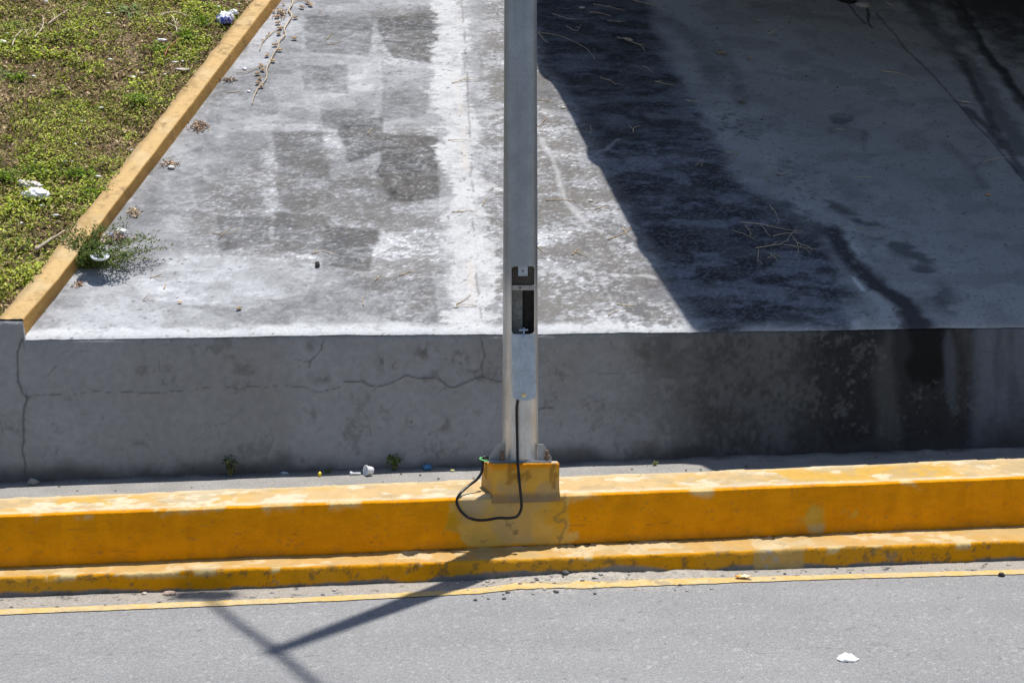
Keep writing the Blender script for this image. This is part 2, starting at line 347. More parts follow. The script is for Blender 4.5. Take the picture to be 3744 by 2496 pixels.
# crack down the bright band
ck = uvo([(1060, 0), (1066, 60), (1070, 110), (1067, 128), (1072, 170), (1073, 200), (1078, 300), (1082, 370), (1086, 440), (1088, 520), (1094, 600), (1097, 660), (1102, 730)])
dc = seg_d(x + .012 * (fbm(x, y, 25, 3, 111) - .5) + .02 * (fbm(x, y, 6, 2, 112) - .5), y, ck)
ckm = ss(.008, .002, dc) * ss(.40, .56, fbm(x, y, 10, 3, 113)); colr = mixc(colr, [.16, .15, .14], ckm * .75)
relief = slope_relief(ug, vg) - .012 * ss(.0, -.03, pit) - .003 * ckm + .0018 * (sp - .5)
relief = relief - .010 * np.exp(-vg / .02) + .004 * lip * (fbm(x, y, 14, 3, 121) - .5)
edge_wave = .016 * (fbm(ug, vg * 0, .7, 3, 131) - .5) + .006 * (fbm(ug, vg * 0, 6, 3, 132) - .5)   # the wall top wanders a little
def topwave(u): return .020 * (fbm(u, u * 0, .7, 3, 131) - .5) + .007 * (fbm(u, u * 0, 6, 3, 132) - .5)
relief = relief + topwave(ug) * np.exp(-vg / .15)
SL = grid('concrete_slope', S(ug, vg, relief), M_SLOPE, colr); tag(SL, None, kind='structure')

# ================================================================== grey retaining wall
ws = TL[0] - 8; xs_ = axis(-2.75, 3.1, .0062, -9, 12, 1.25)
zt = np.interp(xs_, [TL[0], TR[0]], [TL[2], TR[2]]) + (xs_ - np.clip(xs_, TL[0], TR[0])) * (TR[2] - TL[2]) / (TR[0] - TL[0])
uw = (xs_ - TL[0]) / tt[0]
zt = zt + math.cos(SA) * topwave(uw) * 1.0 - .006
kleft = kA[1] - .002
KH = .083                                    # height of the edging kerb above the slope
rows = np.concatenate([np.linspace(0, 1, 128)])
rg, xg = np.meshgrid(rows, xs_, indexing='ij'); ztg = np.broadcast_to(zt, rg.shape)
lift = ss(.004, -.002, (xg - TL[0]) / tt[0] - kleft) * (KH / math.cos(SA) - .001)
ztg = ztg + lift
zg = -.1 + rg * (ztg + .1); s_ = zg
up_ = ztg - zg                               # distance below the top
a, b = xg, zg
g1 = fbm(a, b * .35, 3., 5, 201); g2 = fbm(a, b, 12, 5, 202, .6); g3 = fbm(a, b, 3.5, 4, 203)
wc = (.285 + .03 * (g3 - .5) + .05 * (g2 - .5))[..., None] * np.array([.98, .99, 1.025])
def wpx(X, Y): q = onplane(X, Y, WA, nW); return (q[0], q[2])
def wo(pts): return [wpx(X * 1.5918, Y * 1.5918) for X, Y in pts]
def z4(pts): return [wpx(q[0] / 1.885, 832 + q[1] / 1.885) for q in pts]
def z5(pts): return [wpx(1248 + q[0] / 1.885, 832 + q[1] / 1.885) for q in pts]
def z6(pts): return [wpx(2496 + q[0] / 1.885, 832 + q[1] / 1.885) for q in pts]
wc = mixc(wc, [.22, .215, .20], ss(.5, .7, fbm(a, b, 1.3, 4, 204)) * .45)
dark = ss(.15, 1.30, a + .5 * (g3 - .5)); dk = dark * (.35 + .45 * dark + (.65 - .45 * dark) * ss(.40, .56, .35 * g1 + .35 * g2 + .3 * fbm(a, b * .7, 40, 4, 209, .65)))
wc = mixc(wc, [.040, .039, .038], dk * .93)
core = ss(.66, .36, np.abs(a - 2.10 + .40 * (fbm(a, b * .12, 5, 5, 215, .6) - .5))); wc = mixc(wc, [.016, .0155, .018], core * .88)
cln = ss(2.54, 2.66, a + .08 * (g1 - .5)); wc = mixc(wc, [.12, .135, .165], cln * .85)
wc = mixc(wc, [.06, .06, .07], cln * ss(.5, .66, fbm(a, b * .15, 9, 4, 206)) * .55)
wc = mixc(wc, [.08, .08, .085], cln * ss(.45, .62, .5 * g2 + .5 * fbm(a, b, 4, 3, 207)) * ss(.25, .1, zg - .1) * .9)
ov = poly_sd(a + .05 * (g2 - .5) + .06 * (fbm(a, b * .15, 22, 4, 216) - .5), b + .10 * (fbm(a, b * .1, 16, 3, 217) - .5), wo([(2070, 745), (2170, 745), (2163, 800), (2168, 850), (2150, 880), (2115, 886), (2092, 870), (2088, 840), (2098, 800), (2085, 770)]))
wc = mixc(wc, [.005, .005, .005], ss(.03, -.02, ov) * .95)
run = poly_sd(a + .05 * (g2 - .5), b, wo([(2040, 750), (2075, 1030), (2020, 1030), (2005, 850)])); wc = mixc(wc, [.10, .10, .095], ss(.04, -.04, run) * .5)
wc = mixc(wc, [.10, .11, .13], ss(.03, -.01, poly_sd(a + .05 * (g1 - .5), b, wo([(2168, 790), (2180, 760), (2190, 800), (2190, 950), (2172, 900)]))) * .5)
# blotches and specks of mould under the top and at the foot
g4 = fbm(a, b, 45, 4, 208, .65); wc = mixc(wc, [.12, .12, .115], ss(.54, .66, .35 * g2 + .35 * g4 + .30 * fbm(a, b, 5, 3, 211)) * .55); wc = wc * (1 + .16 * (g4 - .5))[..., None]
for px_, py_, r_ in [(400, 830, 26), (430, 870, 12), (985, 790, 14), (1210, 910, 10), (2150, 800, 40), (2190, 1000, 60), (2250, 1020, 40), (690, 1050, 10), (330, 830, 14)]:
    q = z4([(px_, py_)])[0]; wc = mixc(wc, [.09, .09, .09], ss(r_ / 1000., 0, np.hypot(a - q[0] + .03 * (g2 - .5), (b - q[1]) * .8 + .03 * (g3 - .5))) * .6 * ss(.4, .6, g2))
for px_, py_, r_ in [(300, 930, 70), (560, 860, 60), (820, 900, 70), (350, 950, 40), (500, 1330, 60), (700, 1350, 60), (30, 1320, 40), (2100, 850, 120), (2250, 900, 120), (860, 1160, 12)]:
    q = z5([(px_, py_)])[0]; wc = mixc(wc, [.10, .095, .085], ss(r_ / 900., 0, np.hypot(a - q[0], b - q[1])) * .75 * ss(.5, .62, fbm(a, b, 26, 4, 213, .6)))
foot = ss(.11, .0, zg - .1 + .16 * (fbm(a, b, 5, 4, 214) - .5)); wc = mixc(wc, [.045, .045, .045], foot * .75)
cr = np.zeros_like(a)
def crack(P, wd=.0035, am=1., jit=.02):
    global cr
    d = seg_d(a + jit * (fbm(a, b, 14, 3, 221) - .5), b + jit * (fbm(a, b, 14, 3, 222) - .5), P)
    cr = np.maximum(cr, am * ss(wd, wd * .3, d))
crack(z5([(30, 1060), (150, 1060), (200, 1085), (280, 1092), (340, 1070), (450, 1025), (600, 1045), (660, 1040), (740, 1095), (800, 1095), (860, 1070), (980, 1025), (1050, 1050), (1105, 1062), (1200, 1070)]), .0055)
crack(z5([(1340, 1040), (1480, 1005), (1620, 1020), (1760, 1002), (1950, 1006), (2050, 996)]), .003, .45)
crack(z5([(965, 730), (980, 850), (985, 900), (960, 970), (925, 995)]), .0045); crack(z5([(985, 900), (970, 960), (975, 1010), (985, 1030)]), .004, .8)
crack(z5([(740, 1095), (690, 1120), (660, 1145)]), .003, .6); crack(z5([(1360, 1245), (1420, 1240), (1470, 1250)]), .004)
crack(z5([(1700, 1200), (1780, 1190), (1840, 1160)]), .003, .6); crack(z5([(600, 1250), (700, 1290), (760, 1380)]), .003, .3)
crack(z4([(155, 765), (135, 850), (125, 900), (125, 1060), (160, 1150), (195, 1165), (175, 1230), (165, 1350), (160, 1568), (180, 1700)]), .0065, 1.)
crack(z4([(195, 1165), (350, 1150), (650, 1130), (1000, 1135), (1150, 1140), (1380, 1105), (1700, 1100), (1900, 1090), (2100, 1100), (2200, 1140), (2352, 1095)]), .0032, .75)
crack(z4([(2240, 760), (2220, 840), (2150, 920), (2130, 970)]), .0045, .9); crack(z4([(2150, 930), (2080, 920), (2040, 900)]), .003, .6)
crack(z4([(330, 1020), (390, 940)]), .003, .6); crack(z4([(460, 920), (520, 850), (620, 850)]), .0025, .4)
crack(z4([(1310, 1490), (1370, 1440), (1450, 1370), (1600, 1330), (1660, 1250)]), .003, .5); crack(z4([(1090, 910), (1100, 980), (1130, 1000)]), .003, .5)
crack(z6([(200, 980), (160, 1040), (140, 1110)]), .006, .5); crack(z6([(0, 1000), (300, 1010)]), .004, .4)
for k in range(16):                          # short curling plaster cracks at the right and low down
    cx_, cz_ = (rr.uniform(.25, 2.9), rr.uniform(.14, .8)) if k < 11 else (rr.uniform(-1.8, .1), rr.uniform(.12, .3)); an = rr.uniform(0, 6.3); P = [(cx_, cz_)]
    for j in range(5): an += rr.normal(0, .7); P.append((P[-1][0] + .03 * math.cos(an), P[-1][1] + .025 * math.sin(an)))
    crack(P, .0028, .5)
wc = mixc(wc, [.075, .075, .075], np.clip(cr, 0, 1) * .75)
dep = .010 * (fbm(a, b, 1.2, 3, 231) - .5) + .004 * (fbm(a, b, 18, 4, 232) - .5) * (.4 + ss(.4, .1, zg)) + .006 * ss(.5, .6, fbm(a, b, 8, 4, 233)) * ss(.5, 2.2, a) * .5
dep = dep + .008 * ss(.12, 0, zg - .1) * (fbm(a, b, 20, 3, 234) - .3) - .006 * cr + .012 * np.exp(-up_ / .012)
P = np.stack([a + 0 * b, py(WB, a) + dep, b], -1)
# body: front face, then the top running back and the rear side
back1 = P[-1].copy() + np.array([0, .25, 0]); back1[:, 2] = P[-1][:, 2] + .25 * math.tan(SA) - .04; back1[:, 2] -= .03
back2 = back1.copy(); back2[:, 2] = -.1
mid = P[-1] + np.array([0, .012, -.002])
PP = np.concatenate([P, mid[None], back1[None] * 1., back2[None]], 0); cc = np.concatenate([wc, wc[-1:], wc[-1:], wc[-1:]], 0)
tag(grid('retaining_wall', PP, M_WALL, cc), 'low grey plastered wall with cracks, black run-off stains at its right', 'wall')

# ================================================================== yellow edging kerb up the slope, soil and ground cover
vk = axis(0, 4.9, .012, 0, 7.0, 1.2); prof = []
kw = .132
ktl = [uv(*q, off=KH) for q in [(920, 0), (509, 530), (286, 832), (164, 954), (0, 1155)]]; kB = np.polyfit([q[1] for q in ktl], [q[0] for q in ktl], 1)
ktr = [uv(*q, off=KH) for q in [(992, 0), (817, 217), (583, 536), (361, 832), (260, 959), (77, 1179)]]; kR = np.polyfit([q[1] for q in ktr], [q[0] for q in ktr], 1)
print('kerb', kA, kR, kB)
vk_off = -.0
sgn = [(0, 0)]
tq = np.linspace(0, 1, 10); 
sec = [('f', t) for t in tq] + [('t', t) for t in np.linspace(.03, 1, 18)] + [('b', t) for t in (.3, 1.)]
kt_, vk_ = np.meshgrid(np.arange(len(sec)), vk, indexing='ij'); uk = np.zeros_like(vk_); ok = np.zeros_like(vk_); off0 = np.zeros_like(vk_)
for i, (s, t) in enumerate(sec):
    foot_ = kA[0] * vk + kA[1]; edge = kR[0] * vk + kR[1]; lft = kB[0] * vk + kB[1]
    wob = .010 * (fbm(vk, vk * 0, 1.5, 3, 301) - .5) + .006 * (fbm(vk, vk * 0, 9, 3, 302) - .5)
    if s == 'f': uk[i] = foot_ + (edge - foot_) * t + wob; ok[i] = -.02 + (KH + .02) * t
    elif s == 't': uk[i] = edge + (lft - edge) * t + wob * (1 - t) + t * .02 * (fbm(vk, vk * 0, 7, 3, 303) - .5); ok[i] = KH
    else: uk[i] = lft - .004; ok[i] = KH - t * .12
ok += .006 * (fbm(uk * 3, vk_, 6, 3, 305) - .5)
ok[9] -= .004; 
kg = fbm(uk, vk_, 12, 5, 311, .6); kg2 = fbm(uk, vk_, 4, 4, 312)
istop = (kt_ >= 10) * 1.
kc = np.ones(uk.shape + (3,)) * np.array([.60, .345, .11])
kc = kc * .82; kc = mixc(kc, [.56, .395, .19], istop * .8)
kc = mixc(kc, [.30, .20, .09], ss(.50, .64, .35 * kg + .25 * kg2 + .4 * fbm(uk, vk_ * 1.5, 45, 4, 315, .65)) * .55 * istop)
kc = mixc(kc, [.58, .45, .26], ss(.55, .68, fbm(uk, vk_, 6, 4, 313)) * .45 * istop)
kc = mixc(kc, [.20, .14, .08], ss(.70, .74, kg) * .5)
kc = mixc(kc, [.34, .19, .08], (kt_ <= 4) * ss(.4, .6, fbm(uk, vk_, 3, 3, 314)) * .5)
kc = mixc(kc, [.17, .11, .06], ss(.045, .0, np.abs(uk - (edge + lft)[None] * 0 - (kB[0] * vk_ + kB[1])) + .03 * (kg - .5)) * istop * .5)
vk2 = vk_ + np.clip(ok, 0, 1) * math.tan(SA) * np.clip(1 - vk_ / .4, 0, 1) ** 1.0 + .012 * np.clip(1 - vk_ / .4, 0, 1)
Pk = S(uk, vk2, ok)
front = Pk[:, :1].copy(); cen = S(np.array(kA[1] - .06), np.array(0.), np.array(-.05))
tag(grid('edging_kerb', Pk, M_YEL, kc), 'yellow painted concrete kerb running up the slope beside the grass', 'kerb')

GO = .055                                    # soil level above the slope plane
us = axis(-2.4, 1.4, .02, -9, 1.5, 1.25); vsx = axis(0.0, 4.9, .02, 0, 7., 1.25)
vs_, us_ = np.meshgrid(vsx, us, indexing='ij'); lim = kB[0] * vs_ + kB[1] - .0
us2 = lim + (us_ - 1.4) ; 
soilh = GO + .05 * (fbm(us2, vs_, 1.5, 4, 401) - .5) + .025 * (fbm(us2, vs_, 9, 4, 402) - .5)
soilh = np.where(us2 > lim - .06, soilh * .6 + .02, soilh)
sg = fbm(us2, vs_, 6, 5, 403, .6); sgb = fbm(us2, vs_, 2., 4, 404)
scol = np.ones(us2.shape + (3,)) * np.array([.16, .105, .055]); scol = mixc(scol, [.28, .20, .12], ss(.45, .62, sg) * .7); scol = mixc(scol, [.09, .06, .035], ss(.55, .7, fbm(us2, vs_, 8, 4, 405)) * .7)
tag(grid('soil_bank', S(us2, vs_ + (soilh * math.tan(SA) + .02) * np.clip(1 - vs_ / .5, 0, 1), soilh), M_SOIL, scol), None, kind='structure')
def soil_off(u, v): return GO + .05 * (fbm(u, v, 1.5, 4, 401) - .5) + .025 * (fbm(u, v, 9, 4, 402) - .5)

def leaf_cloud(name, pos, nrm, size, cols, mat, asp=.55, curl=.25, r=None, tilt=.6, parent=None):
    """many leaf-sized folded blades, each a diamond of two triangles"""
    r = r or rng; n = len(pos); nrm = np.broadcast_to(nrm, pos.shape)
    N = nrm + r.normal(0, tilt, (n, 3)); N /= np.linalg.norm(N, axis=1)[:, None]
    A = np.cross(N, r.normal(0, 1, (n, 3))); A /= np.linalg.norm(A, axis=1)[:, None]; B = np.cross(N, A)
    size = np.broadcast_to(size, (n,))[:, None]; asp = np.broadcast_to(asp, (n,))[:, None]
    p0 = pos; p1 = pos + A * size * .5 + B * size * asp * .5 + N * size * curl * .4; p2 = pos + A * size; p3 = pos + A * size * .5 - B * size * asp * .5 + N * size * curl * .4
    p2 = p2 - N * size * curl * .5
    V_ = np.stack([p0, p1, p2, p3], 1).reshape(-1, 3); i = np.arange(n)[:, None] * 4
    f = np.concatenate([i + np.array([0, 1, 2]), i + np.array([0, 2, 3])], 1).reshape(-1, 3)
    return mesh_np(name, V_, f, mat, np.repeat(cols, 4, axis=0), parent, smooth=False)
def pick(n, pal, r, var=.25):
    pal = np.array(pal); c = pal[r.integers(0, len(pal), n)]; return c * (1 + r.uniform(-var, var, (n, 1)))
# ground cover
n = 150000; v_ = rng.uniform(.06, 4.9, n) ; l_ = kB[0] * v_ + kB[1]; u_ = l_ + .01 - rng.uniform(0, 1, n) ** 1.1 * 2.6
dn = .55 * fbm(u_, v_, 2.2, 4, 421) + .45 * fbm(u_, v_, 9, 4, 422)
prob = ss(.42, .56, dn) * .80 + .07 + .25 * ss(1.6, 0, v_); prob *= 1 - .8 * ss(.16, .0, l_ - u_) * ss(1.2, 2.2, v_)
keep = rng.uniform(0, 1, n) < prob; u_, v_, dn = u_[keep], v_[keep], dn[keep]; n = len(u_)
hh_ = soil_off(u_, v_) + rng.uniform(0, 1, n) ** 1.5 * (.012 + .05 * ss(.5, .65, dn))
cl = pick(n, [(.22, .26, .03), (.30, .34, .04), (.15, .19, .03), (.38, .42, .06), (.25, .31, .03), (.10, .13, .03), (.34, .30, .10)], rng)
lum = (1.3 + .8 * fbm(u_, v_, 5, 2, 431))[:, None]; yel = ss(.5, .65, fbm(u_, v_, 1.4, 3, 432))[:, None]
cl = cl * lum; cl = cl * (1 - yel * .5) + np.array([.42, .40, .07]) * yel * .5
size = rng.uniform(.009, .022, n) * (1 + .5 * ss(.5, .6, fbm(u_, v_, 2.5, 3, 433)))
tag(leaf_cloud('ground_cover', S(u_, v_, hh_), nn * .6 + np.array([0, 0, .6]), size, cl, M_LEAF), None, kind='stuff')
n = 60000; v_ = rng.uniform(.06, 4.9, n); l_ = kB[0] * v_ + kB[1]; u_ = l_ - .01 - rng.uniform(0, 1, n) * 2.6
dn = fbm(u_, v_, 1.7, 4, 441); kp = rng.uniform(0, 1, n) < .25 + .75 * ss(.42, .58, dn); u_, v_ = u_[kp], v_[kp]; n = len(u_)
cl = pick(n, [(.32, .36, .06), (.44, .42, .12), (.52, .44, .22), (.22, .25, .05), (.56, .48, .28), (.36, .42, .06)], rng)
tag(leaf_cloud('short_grass', S(u_, v_, soil_off(u_, v_)), nn, rng.uniform(.02, .06, n), cl, M_LEAF, asp=rng.uniform(.05, .10, n), tilt=1.1), None, kind='stuff')
# straw and dead leaves through it
n = 46000; v_ = rng.uniform(.06, 4.9, n); l_ = kB[0] * v_ + kB[1]; u_ = l_ + .0 - rng.uniform(0, 1, n) * 2.6
cl = pick(n, [(.36, .25, .12), (.26, .16, .08), (.50, .38, .22), (.13, .08, .04), (.32, .25, .12)], rng)
tag(leaf_cloud('dry_litter', S(u_, v_, soil_off(u_, v_) + rng.uniform(0, .018, n)), nn, rng.uniform(.012, .045, n), cl, M_DRY, asp=rng.uniform(.06, .45, n), tilt=.35), None, kind='stuff')

# ================================================================== pavement behind the barrier, barrier, kerb, road
xs1 = axis(-2.6, 3.1, .02, -30, 30, 1.3)
tq, xg = np.meshgrid(np.linspace(0, 1, 60), xs1, indexing='ij')
y0 = py(BK, xg) - .1; y1 = py(WB, xg) + .1; yg = y0 + (y1 - y0) * tq
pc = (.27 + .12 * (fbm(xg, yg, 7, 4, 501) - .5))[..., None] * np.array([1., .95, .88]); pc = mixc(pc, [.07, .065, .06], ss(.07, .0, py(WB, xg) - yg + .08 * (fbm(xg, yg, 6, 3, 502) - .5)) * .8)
tag(grid('pavement', np.stack([xg, yg, ZS + .012 * (fbm(xg, yg, 3, 4, 503) - .5) + .02 * ss(.06, 0, py(WB, xg) - yg) * fbm(xg, yg, 12, 3, 504)], -1), M_ROAD, pc), None, kind='structure')

xb = axis(-2.55, 2.95, .0075, -30, 30, 1.3)
def zlin(c, x): return np.interp(x, [-2.6, 3.0], [c[0] * -2.6 + c[1], c[0] * 3.0 + c[1]])
nf, ntp = 46, 40
sec = [('f', t) for t in np.linspace(0, 1, nf)] + [('t', t) for t in np.linspace(.02, 1, ntp)] + [('b', 1.)]
SI, xg = np.meshgrid(np.arange(len(sec)), xb, indexing='ij'); yg = np.zeros_like(xg); zg = np.zeros_like(xg); sarc = np.zeros_like(xg)
bxd = bt[0]; bzd = bt[2]
ztop = zlin(BTz, xb) + .008 * (fbm(xb, xb * 0, 1.1, 3, 511) - .5) + .004 * (fbm(xb, xb * 0, 8, 3, 512) - .5)
fw_ = .012 * (fbm(xb, xb * 0, .8, 3, 513) - .5)
for i, (s, t) in enumerate(sec):
    yf = py(BB, xb) + fw_; yb = py(BK, xb) + .02 * (fbm(xb, xb * 0, 2, 3, 514) - .5)
    if s == 'f': zz = (ZK - .02) + (ztop - ZK + .02) * t; yg[i] = yf + .012 * max(0, (t - .95) / .05) ** 2; zg[i] = zz - .004 * max(0, (t - .95) / .05) ** 2
    elif s == 't': yg[i] = yf + .012 + (yb - yf - .012) * t; zg[i] = ztop + .004 * math.sin(t * 3.14) - .02 * max(0, (t - .93) / .07) ** 2
    else: yg[i] = yb + .01; zg[i] = -.05
isf = (SI < nf) * 1.; ist = 1 - isf; fz = (zg - ZK) / (ztop - ZK)
A, Bq = xg, np.where(isf > 0, zg, yg)
n1 = fbm(A, Bq, 6, 5, 521, .6); n2 = fbm(A, Bq, 16, 5, 522, .6); n3 = fbm(A, Bq, 2, 3, 523)
cf = np.ones(A.shape + (3,)) * np.array([.76, .30, .002]) * (1 + .10 * (n3 - .5))[..., None]
cf = mixc(cf, [.55, .24, .02], isf * ss(.25, .05, fz) * .6 * ss(.4, .6, n1))
cf = mixc(cf, [.26, .085, .01], ss(.82, .85, n2) * .4)
cf = cf * (1 - isf * .08 * ss(.42, .62, fbm(A, Bq * .25, 14, 5, 533, .6)) - isf * .07 * ss(.45, .6, fbm(A * .3, Bq, 20, 4, 534, .6)))[..., None]
cf = mixc(cf, [.20, .14, .05], isf * ss(.70, .76, fbm(A, Bq, 50, 4, 535, .65)) * .4)
cf = mixc(cf, [.62, .50, .24], isf * ss(.60, .70, n1) * ss(.80, 1.0, fz + .25 * (n2 - .5)) * .8)
for k_ in range(14):
    cx_ = rr.uniform(-2.5, 2.9); cz_ = ZK + rr.uniform(.02, .2); L_ = rr.uniform(.02, .14)
    cf = mixc(cf, [.16, .10, .03], isf * ss(.003, .0008, seg_d(A, Bq + .01 * (n2 - .5), [(cx_, cz_), (cx_ + L_, cz_ + rr.uniform(-.01, .01))])) * rr.uniform(.2, .6))
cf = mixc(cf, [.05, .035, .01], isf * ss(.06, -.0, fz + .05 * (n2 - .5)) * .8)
# faded, peeling cream top
tcol = np.ones_like(cf) * np.array([.50, .35, .17]); tcol = mixc(tcol, [.50, .30, .06], ss(.50, .62, fbm(A, Bq, 2.2, 4, 531)) * .9)
tcol = mixc(tcol, [.58, .49, .35], ss(.52, .60, .6 * n1 + .4 * n2) * .9); tcol = mixc(tcol, [.36, .28, .16], ss(.55, .62, fbm(A, Bq, 9, 4, 532, .6)) * .55)
edgeF = ss(.07, .0, yg - py(BB, xg) + .06 * (n1 - .5)); edgeB = ss(.10, .02, py(BK, xg) - yg + .07 * (n2 - .5))
tcol = mixc(tcol, [.62, .53, .38], edgeF * .85); tcol = mixc(tcol, [.54, .43, .26], edgeB * .75)
tcol = mixc(tcol, [.35, .25, .12], ss(.012, .004, np.abs(n1 - .53)) * ss(.5, .6, n3 + .1) * .5)
cf = cf * isf[..., None] + tcol * ist[..., None]
def fb(pts):                                  # points on the barrier face
    out = []
    for X, Y in pts: q = onplane(X, Y, np.array([0, BB[1], 0]), np.array([-BB[0], 1, 0])); out.append((q[0], q[2]))
    return out
def z3(pts): return fb([(1600 + q[0] / 2.613, 1560 + q[1] / 2.613) for q in pts])
def z9(pts): return fb([(2496 + q[0] / 1.885, 1664 + q[1] / 1.885) for q in pts])
pw = poly_sd(A + .05 * (n2 - .5), Bq + .05 * (n1 - .5), z3([(215, 640), (1250, 640), (1260, 780), (1235, 1000), (1340, 990), (1345, 1060), (1200, 1110), (300, 1130), (230, 1080), (200, 1020), (30, 980), (90, 880), (120, 800), (90, 740), (170, 730)]))
pm = ss(.006, -.006, pw) * isf
pcol = np.ones_like(cf) * np.array([.64, .39, .085]); pcol = mixc(pcol, [.50, .35, .15], ss(.45, .6, fbm(A, Bq, 5, 4, 541)) * .8); pcol = mixc(pcol, [.62, .32, .01], ss(.52, .60, fbm(A, Bq, 4.5, 4, 542)) * .8)
pcol = mixc(pcol, [.50, .28, .01], ss(.02, -.02, poly_sd(A, Bq, z3([(30, 990), (90, 880), (130, 820), (200, 850), (190, 1010)]))) * .85)
pcol = mixc(pcol, [.40, .32, .22], ss(.05, -.02, poly_sd(A, Bq, z3([(230, 660), (460, 660), (400, 830), (260, 860)]))) * .7)
pcol = mixc(pcol, [.54, .33, .07], ss(.05, -.03, poly_sd(A, Bq, z3([(780, 740), (1130, 700), (1060, 850), (800, 980)]))) * .5)
pcol = mixc(pcol, [.14, .10, .05], ss(.73, .77, n2) * .6)
pcol = mixc(pcol, [.30, .18, .06], ss(.010, .0, np.abs(seg_d(A + .10 * (n1 - .5) + .05 * (n2 - .5), Bq + .05 * (n2 - .5), z3([(1230, 650), (1240, 800), (1100, 860), (1200, 900), (1190, 1100)])))) * .8)
cf = cf + (pcol - cf) * pm[..., None]
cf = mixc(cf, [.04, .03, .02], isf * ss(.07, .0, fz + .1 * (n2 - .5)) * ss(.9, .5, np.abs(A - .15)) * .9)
pw2 = ss(.02, -.01, poly_sd(A + .04 * (n2 - .5), Bq + .04 * (n1 - .5), z9([(850, 400), (910, 340), (965, 370), (960, 520), (880, 520)]))) * isf
cf = mixc(cf, [.52, .32, .03], pw2); cf = mixc(cf, [.42, .34, .2], pw2 * ss(.3, .15, fz) * .8)
pw3 = ss(.10, -.05, poly_sd(A, Bq, z9([(860, 260), (1200, 230), (1280, 520), (880, 540)]))) * isf * ss(.60, .66, .5 * n2 + .5 * n1)
cf = mixc(cf, [.55, .34, .05], pw3 * .9)
rel = .004 * (fbm(A, Bq, 5, 4, 551) - .5) + .0035 * ss(.52, .58, n1) * ist + .003 * pm * (n2 - .6) - .006 * isf * ss(.08, 0, fz) * n1
yg2 = yg + rel * isf * -1; zg2 = zg + rel * ist
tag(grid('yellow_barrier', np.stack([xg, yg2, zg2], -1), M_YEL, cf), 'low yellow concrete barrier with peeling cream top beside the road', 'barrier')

# kerb
nf, ntp = 16, 30
sec = [('f', t) for t in np.linspace(0, 1, nf)] + [('t', t) for t in np.linspace(.04, 1, ntp)]
SI, xg = np.meshgrid(np.arange(len(sec)), xb, indexing='ij'); yg = np.zeros_like(xg); zg = np.zeros_like(xg)
zk = zlin(KTz, xb) + .008 * (fbm(xb, xb * 0, 1.3, 3, 601) - .5) + .005 * (fbm(xb, xb * 0, 10, 3, 602) - .5)
yw = .016 * (fbm(xb, xb * 0, 1.2, 3, 603) - .5) + .006 * (fbm(xb, xb * 0, 9, 3, 604) - .5)
for i, (s, t) in enumerate(sec):
    yf = py(KB, xb) + yw; yb = py(BB, xb) + .03
    if s == 'f': zg[i] = -.03 + (zk + .03) * t; yg[i] = yf + .006 * max(0, (t - .85) / .15) ** 2 + .003 * t
    else: yg[i] = yf + .010 + (yb - yf - .010) * t; zg[i] = zk + (ZK - zk + .012) * t ** 3
isf = (SI < nf) * 1.; ist = 1 - isf; A, Bq = xg, np.where(isf > 0, zg, yg)
n1 = fbm(A, Bq, 7, 5, 611, .6); n2 = fbm(A, Bq, 22, 4, 612, .6); n3 = fbm(A, Bq, 2, 3, 613)
rough = ss(.35, .62, fbm(A, A * 0, 1.2, 3, 615)) 
zg = zg + ist * (.010 * (n2 - .5) + .009 * (n1 - .5)) * (.4 + rough * 1.2) - .012 * ist * ss(.6, .68, n1) * rough
yg = yg - isf * (.012 * (n1 - .5) + .010 * (n2 - .5)) * (.4 + .6 * (zg > .03))
ck_ = np.ones(A.shape + (3,)) * np.array([.62, .265, .003]); ck_ = mixc(ck_, [.50, .27, .03], ss(.45, .65, n3) * .5)
ck_ = mixc(ck_, [.44, .285, .11], ist * .9); ck_ = mixc(ck_, [.54, .44, .28], ist * ss(.48, .60, n1) * .75)
ck_ = mixc(ck_, [.40, .30, .15], ist * ss(.55, .64, fbm(A, Bq, 12, 4, 621)) * .5)
gy = ss(.010, -.002, zg - .006 + .05 * (n1 - .52) - .012 * ss(.5, .7, n3)) * isf; ck_ = mixc(ck_, [.17, .16, .15], gy)
ck_ = mixc(ck_, [.10, .085, .05], isf * ss(.60, .68, fbm(A, Bq, 32, 5, 622, .65)) * .6); ck_ = mixc(ck_, [.60, .48, .24], isf * ss(.60, .66, n1) * ss(.05, .075, zg) * .8)
hole = ss(.012, -.004, poly_sd(A + .02 * (n1 - .5), zg, [(.28, -.02), (.34, .022), (.45, .040), (.56, .032), (.66, .016), (.72, -.02)])) * isf; ck_ = mixc(ck_, [.22, .20, .17], hole)
ck_ = mixc(ck_, [.16, .155, .14], ss(.72, .76, n2) * isf * .55)
wx0, wx1 = onz(2752, 2040, ZK * .5)[0], onz(2938, 2040, ZK * .5)[0]
wr = ss(wx0 - .004, wx0 + .004, A) * ss(wx1 + .004, wx1 - .004, A); ck_ = mixc(ck_, [.46, .31, .11], wr * isf * .8); ck_ = mixc(ck_, [.36, .33, .30], wr * isf * ss(.45, .55, n1) * .8)
ck_ = mixc(ck_, [.38, .25, .06], ss(.08, .0, py(BB, xg) + .0 - yg + .05 * (n1 - .5)) * ist * .3)
tag(grid('road_kerb', np.stack([xg, yg, zg], -1), M_YEL, ck_), 'worn yellow concrete kerb at the foot of the barrier, along the road', 'kerb')

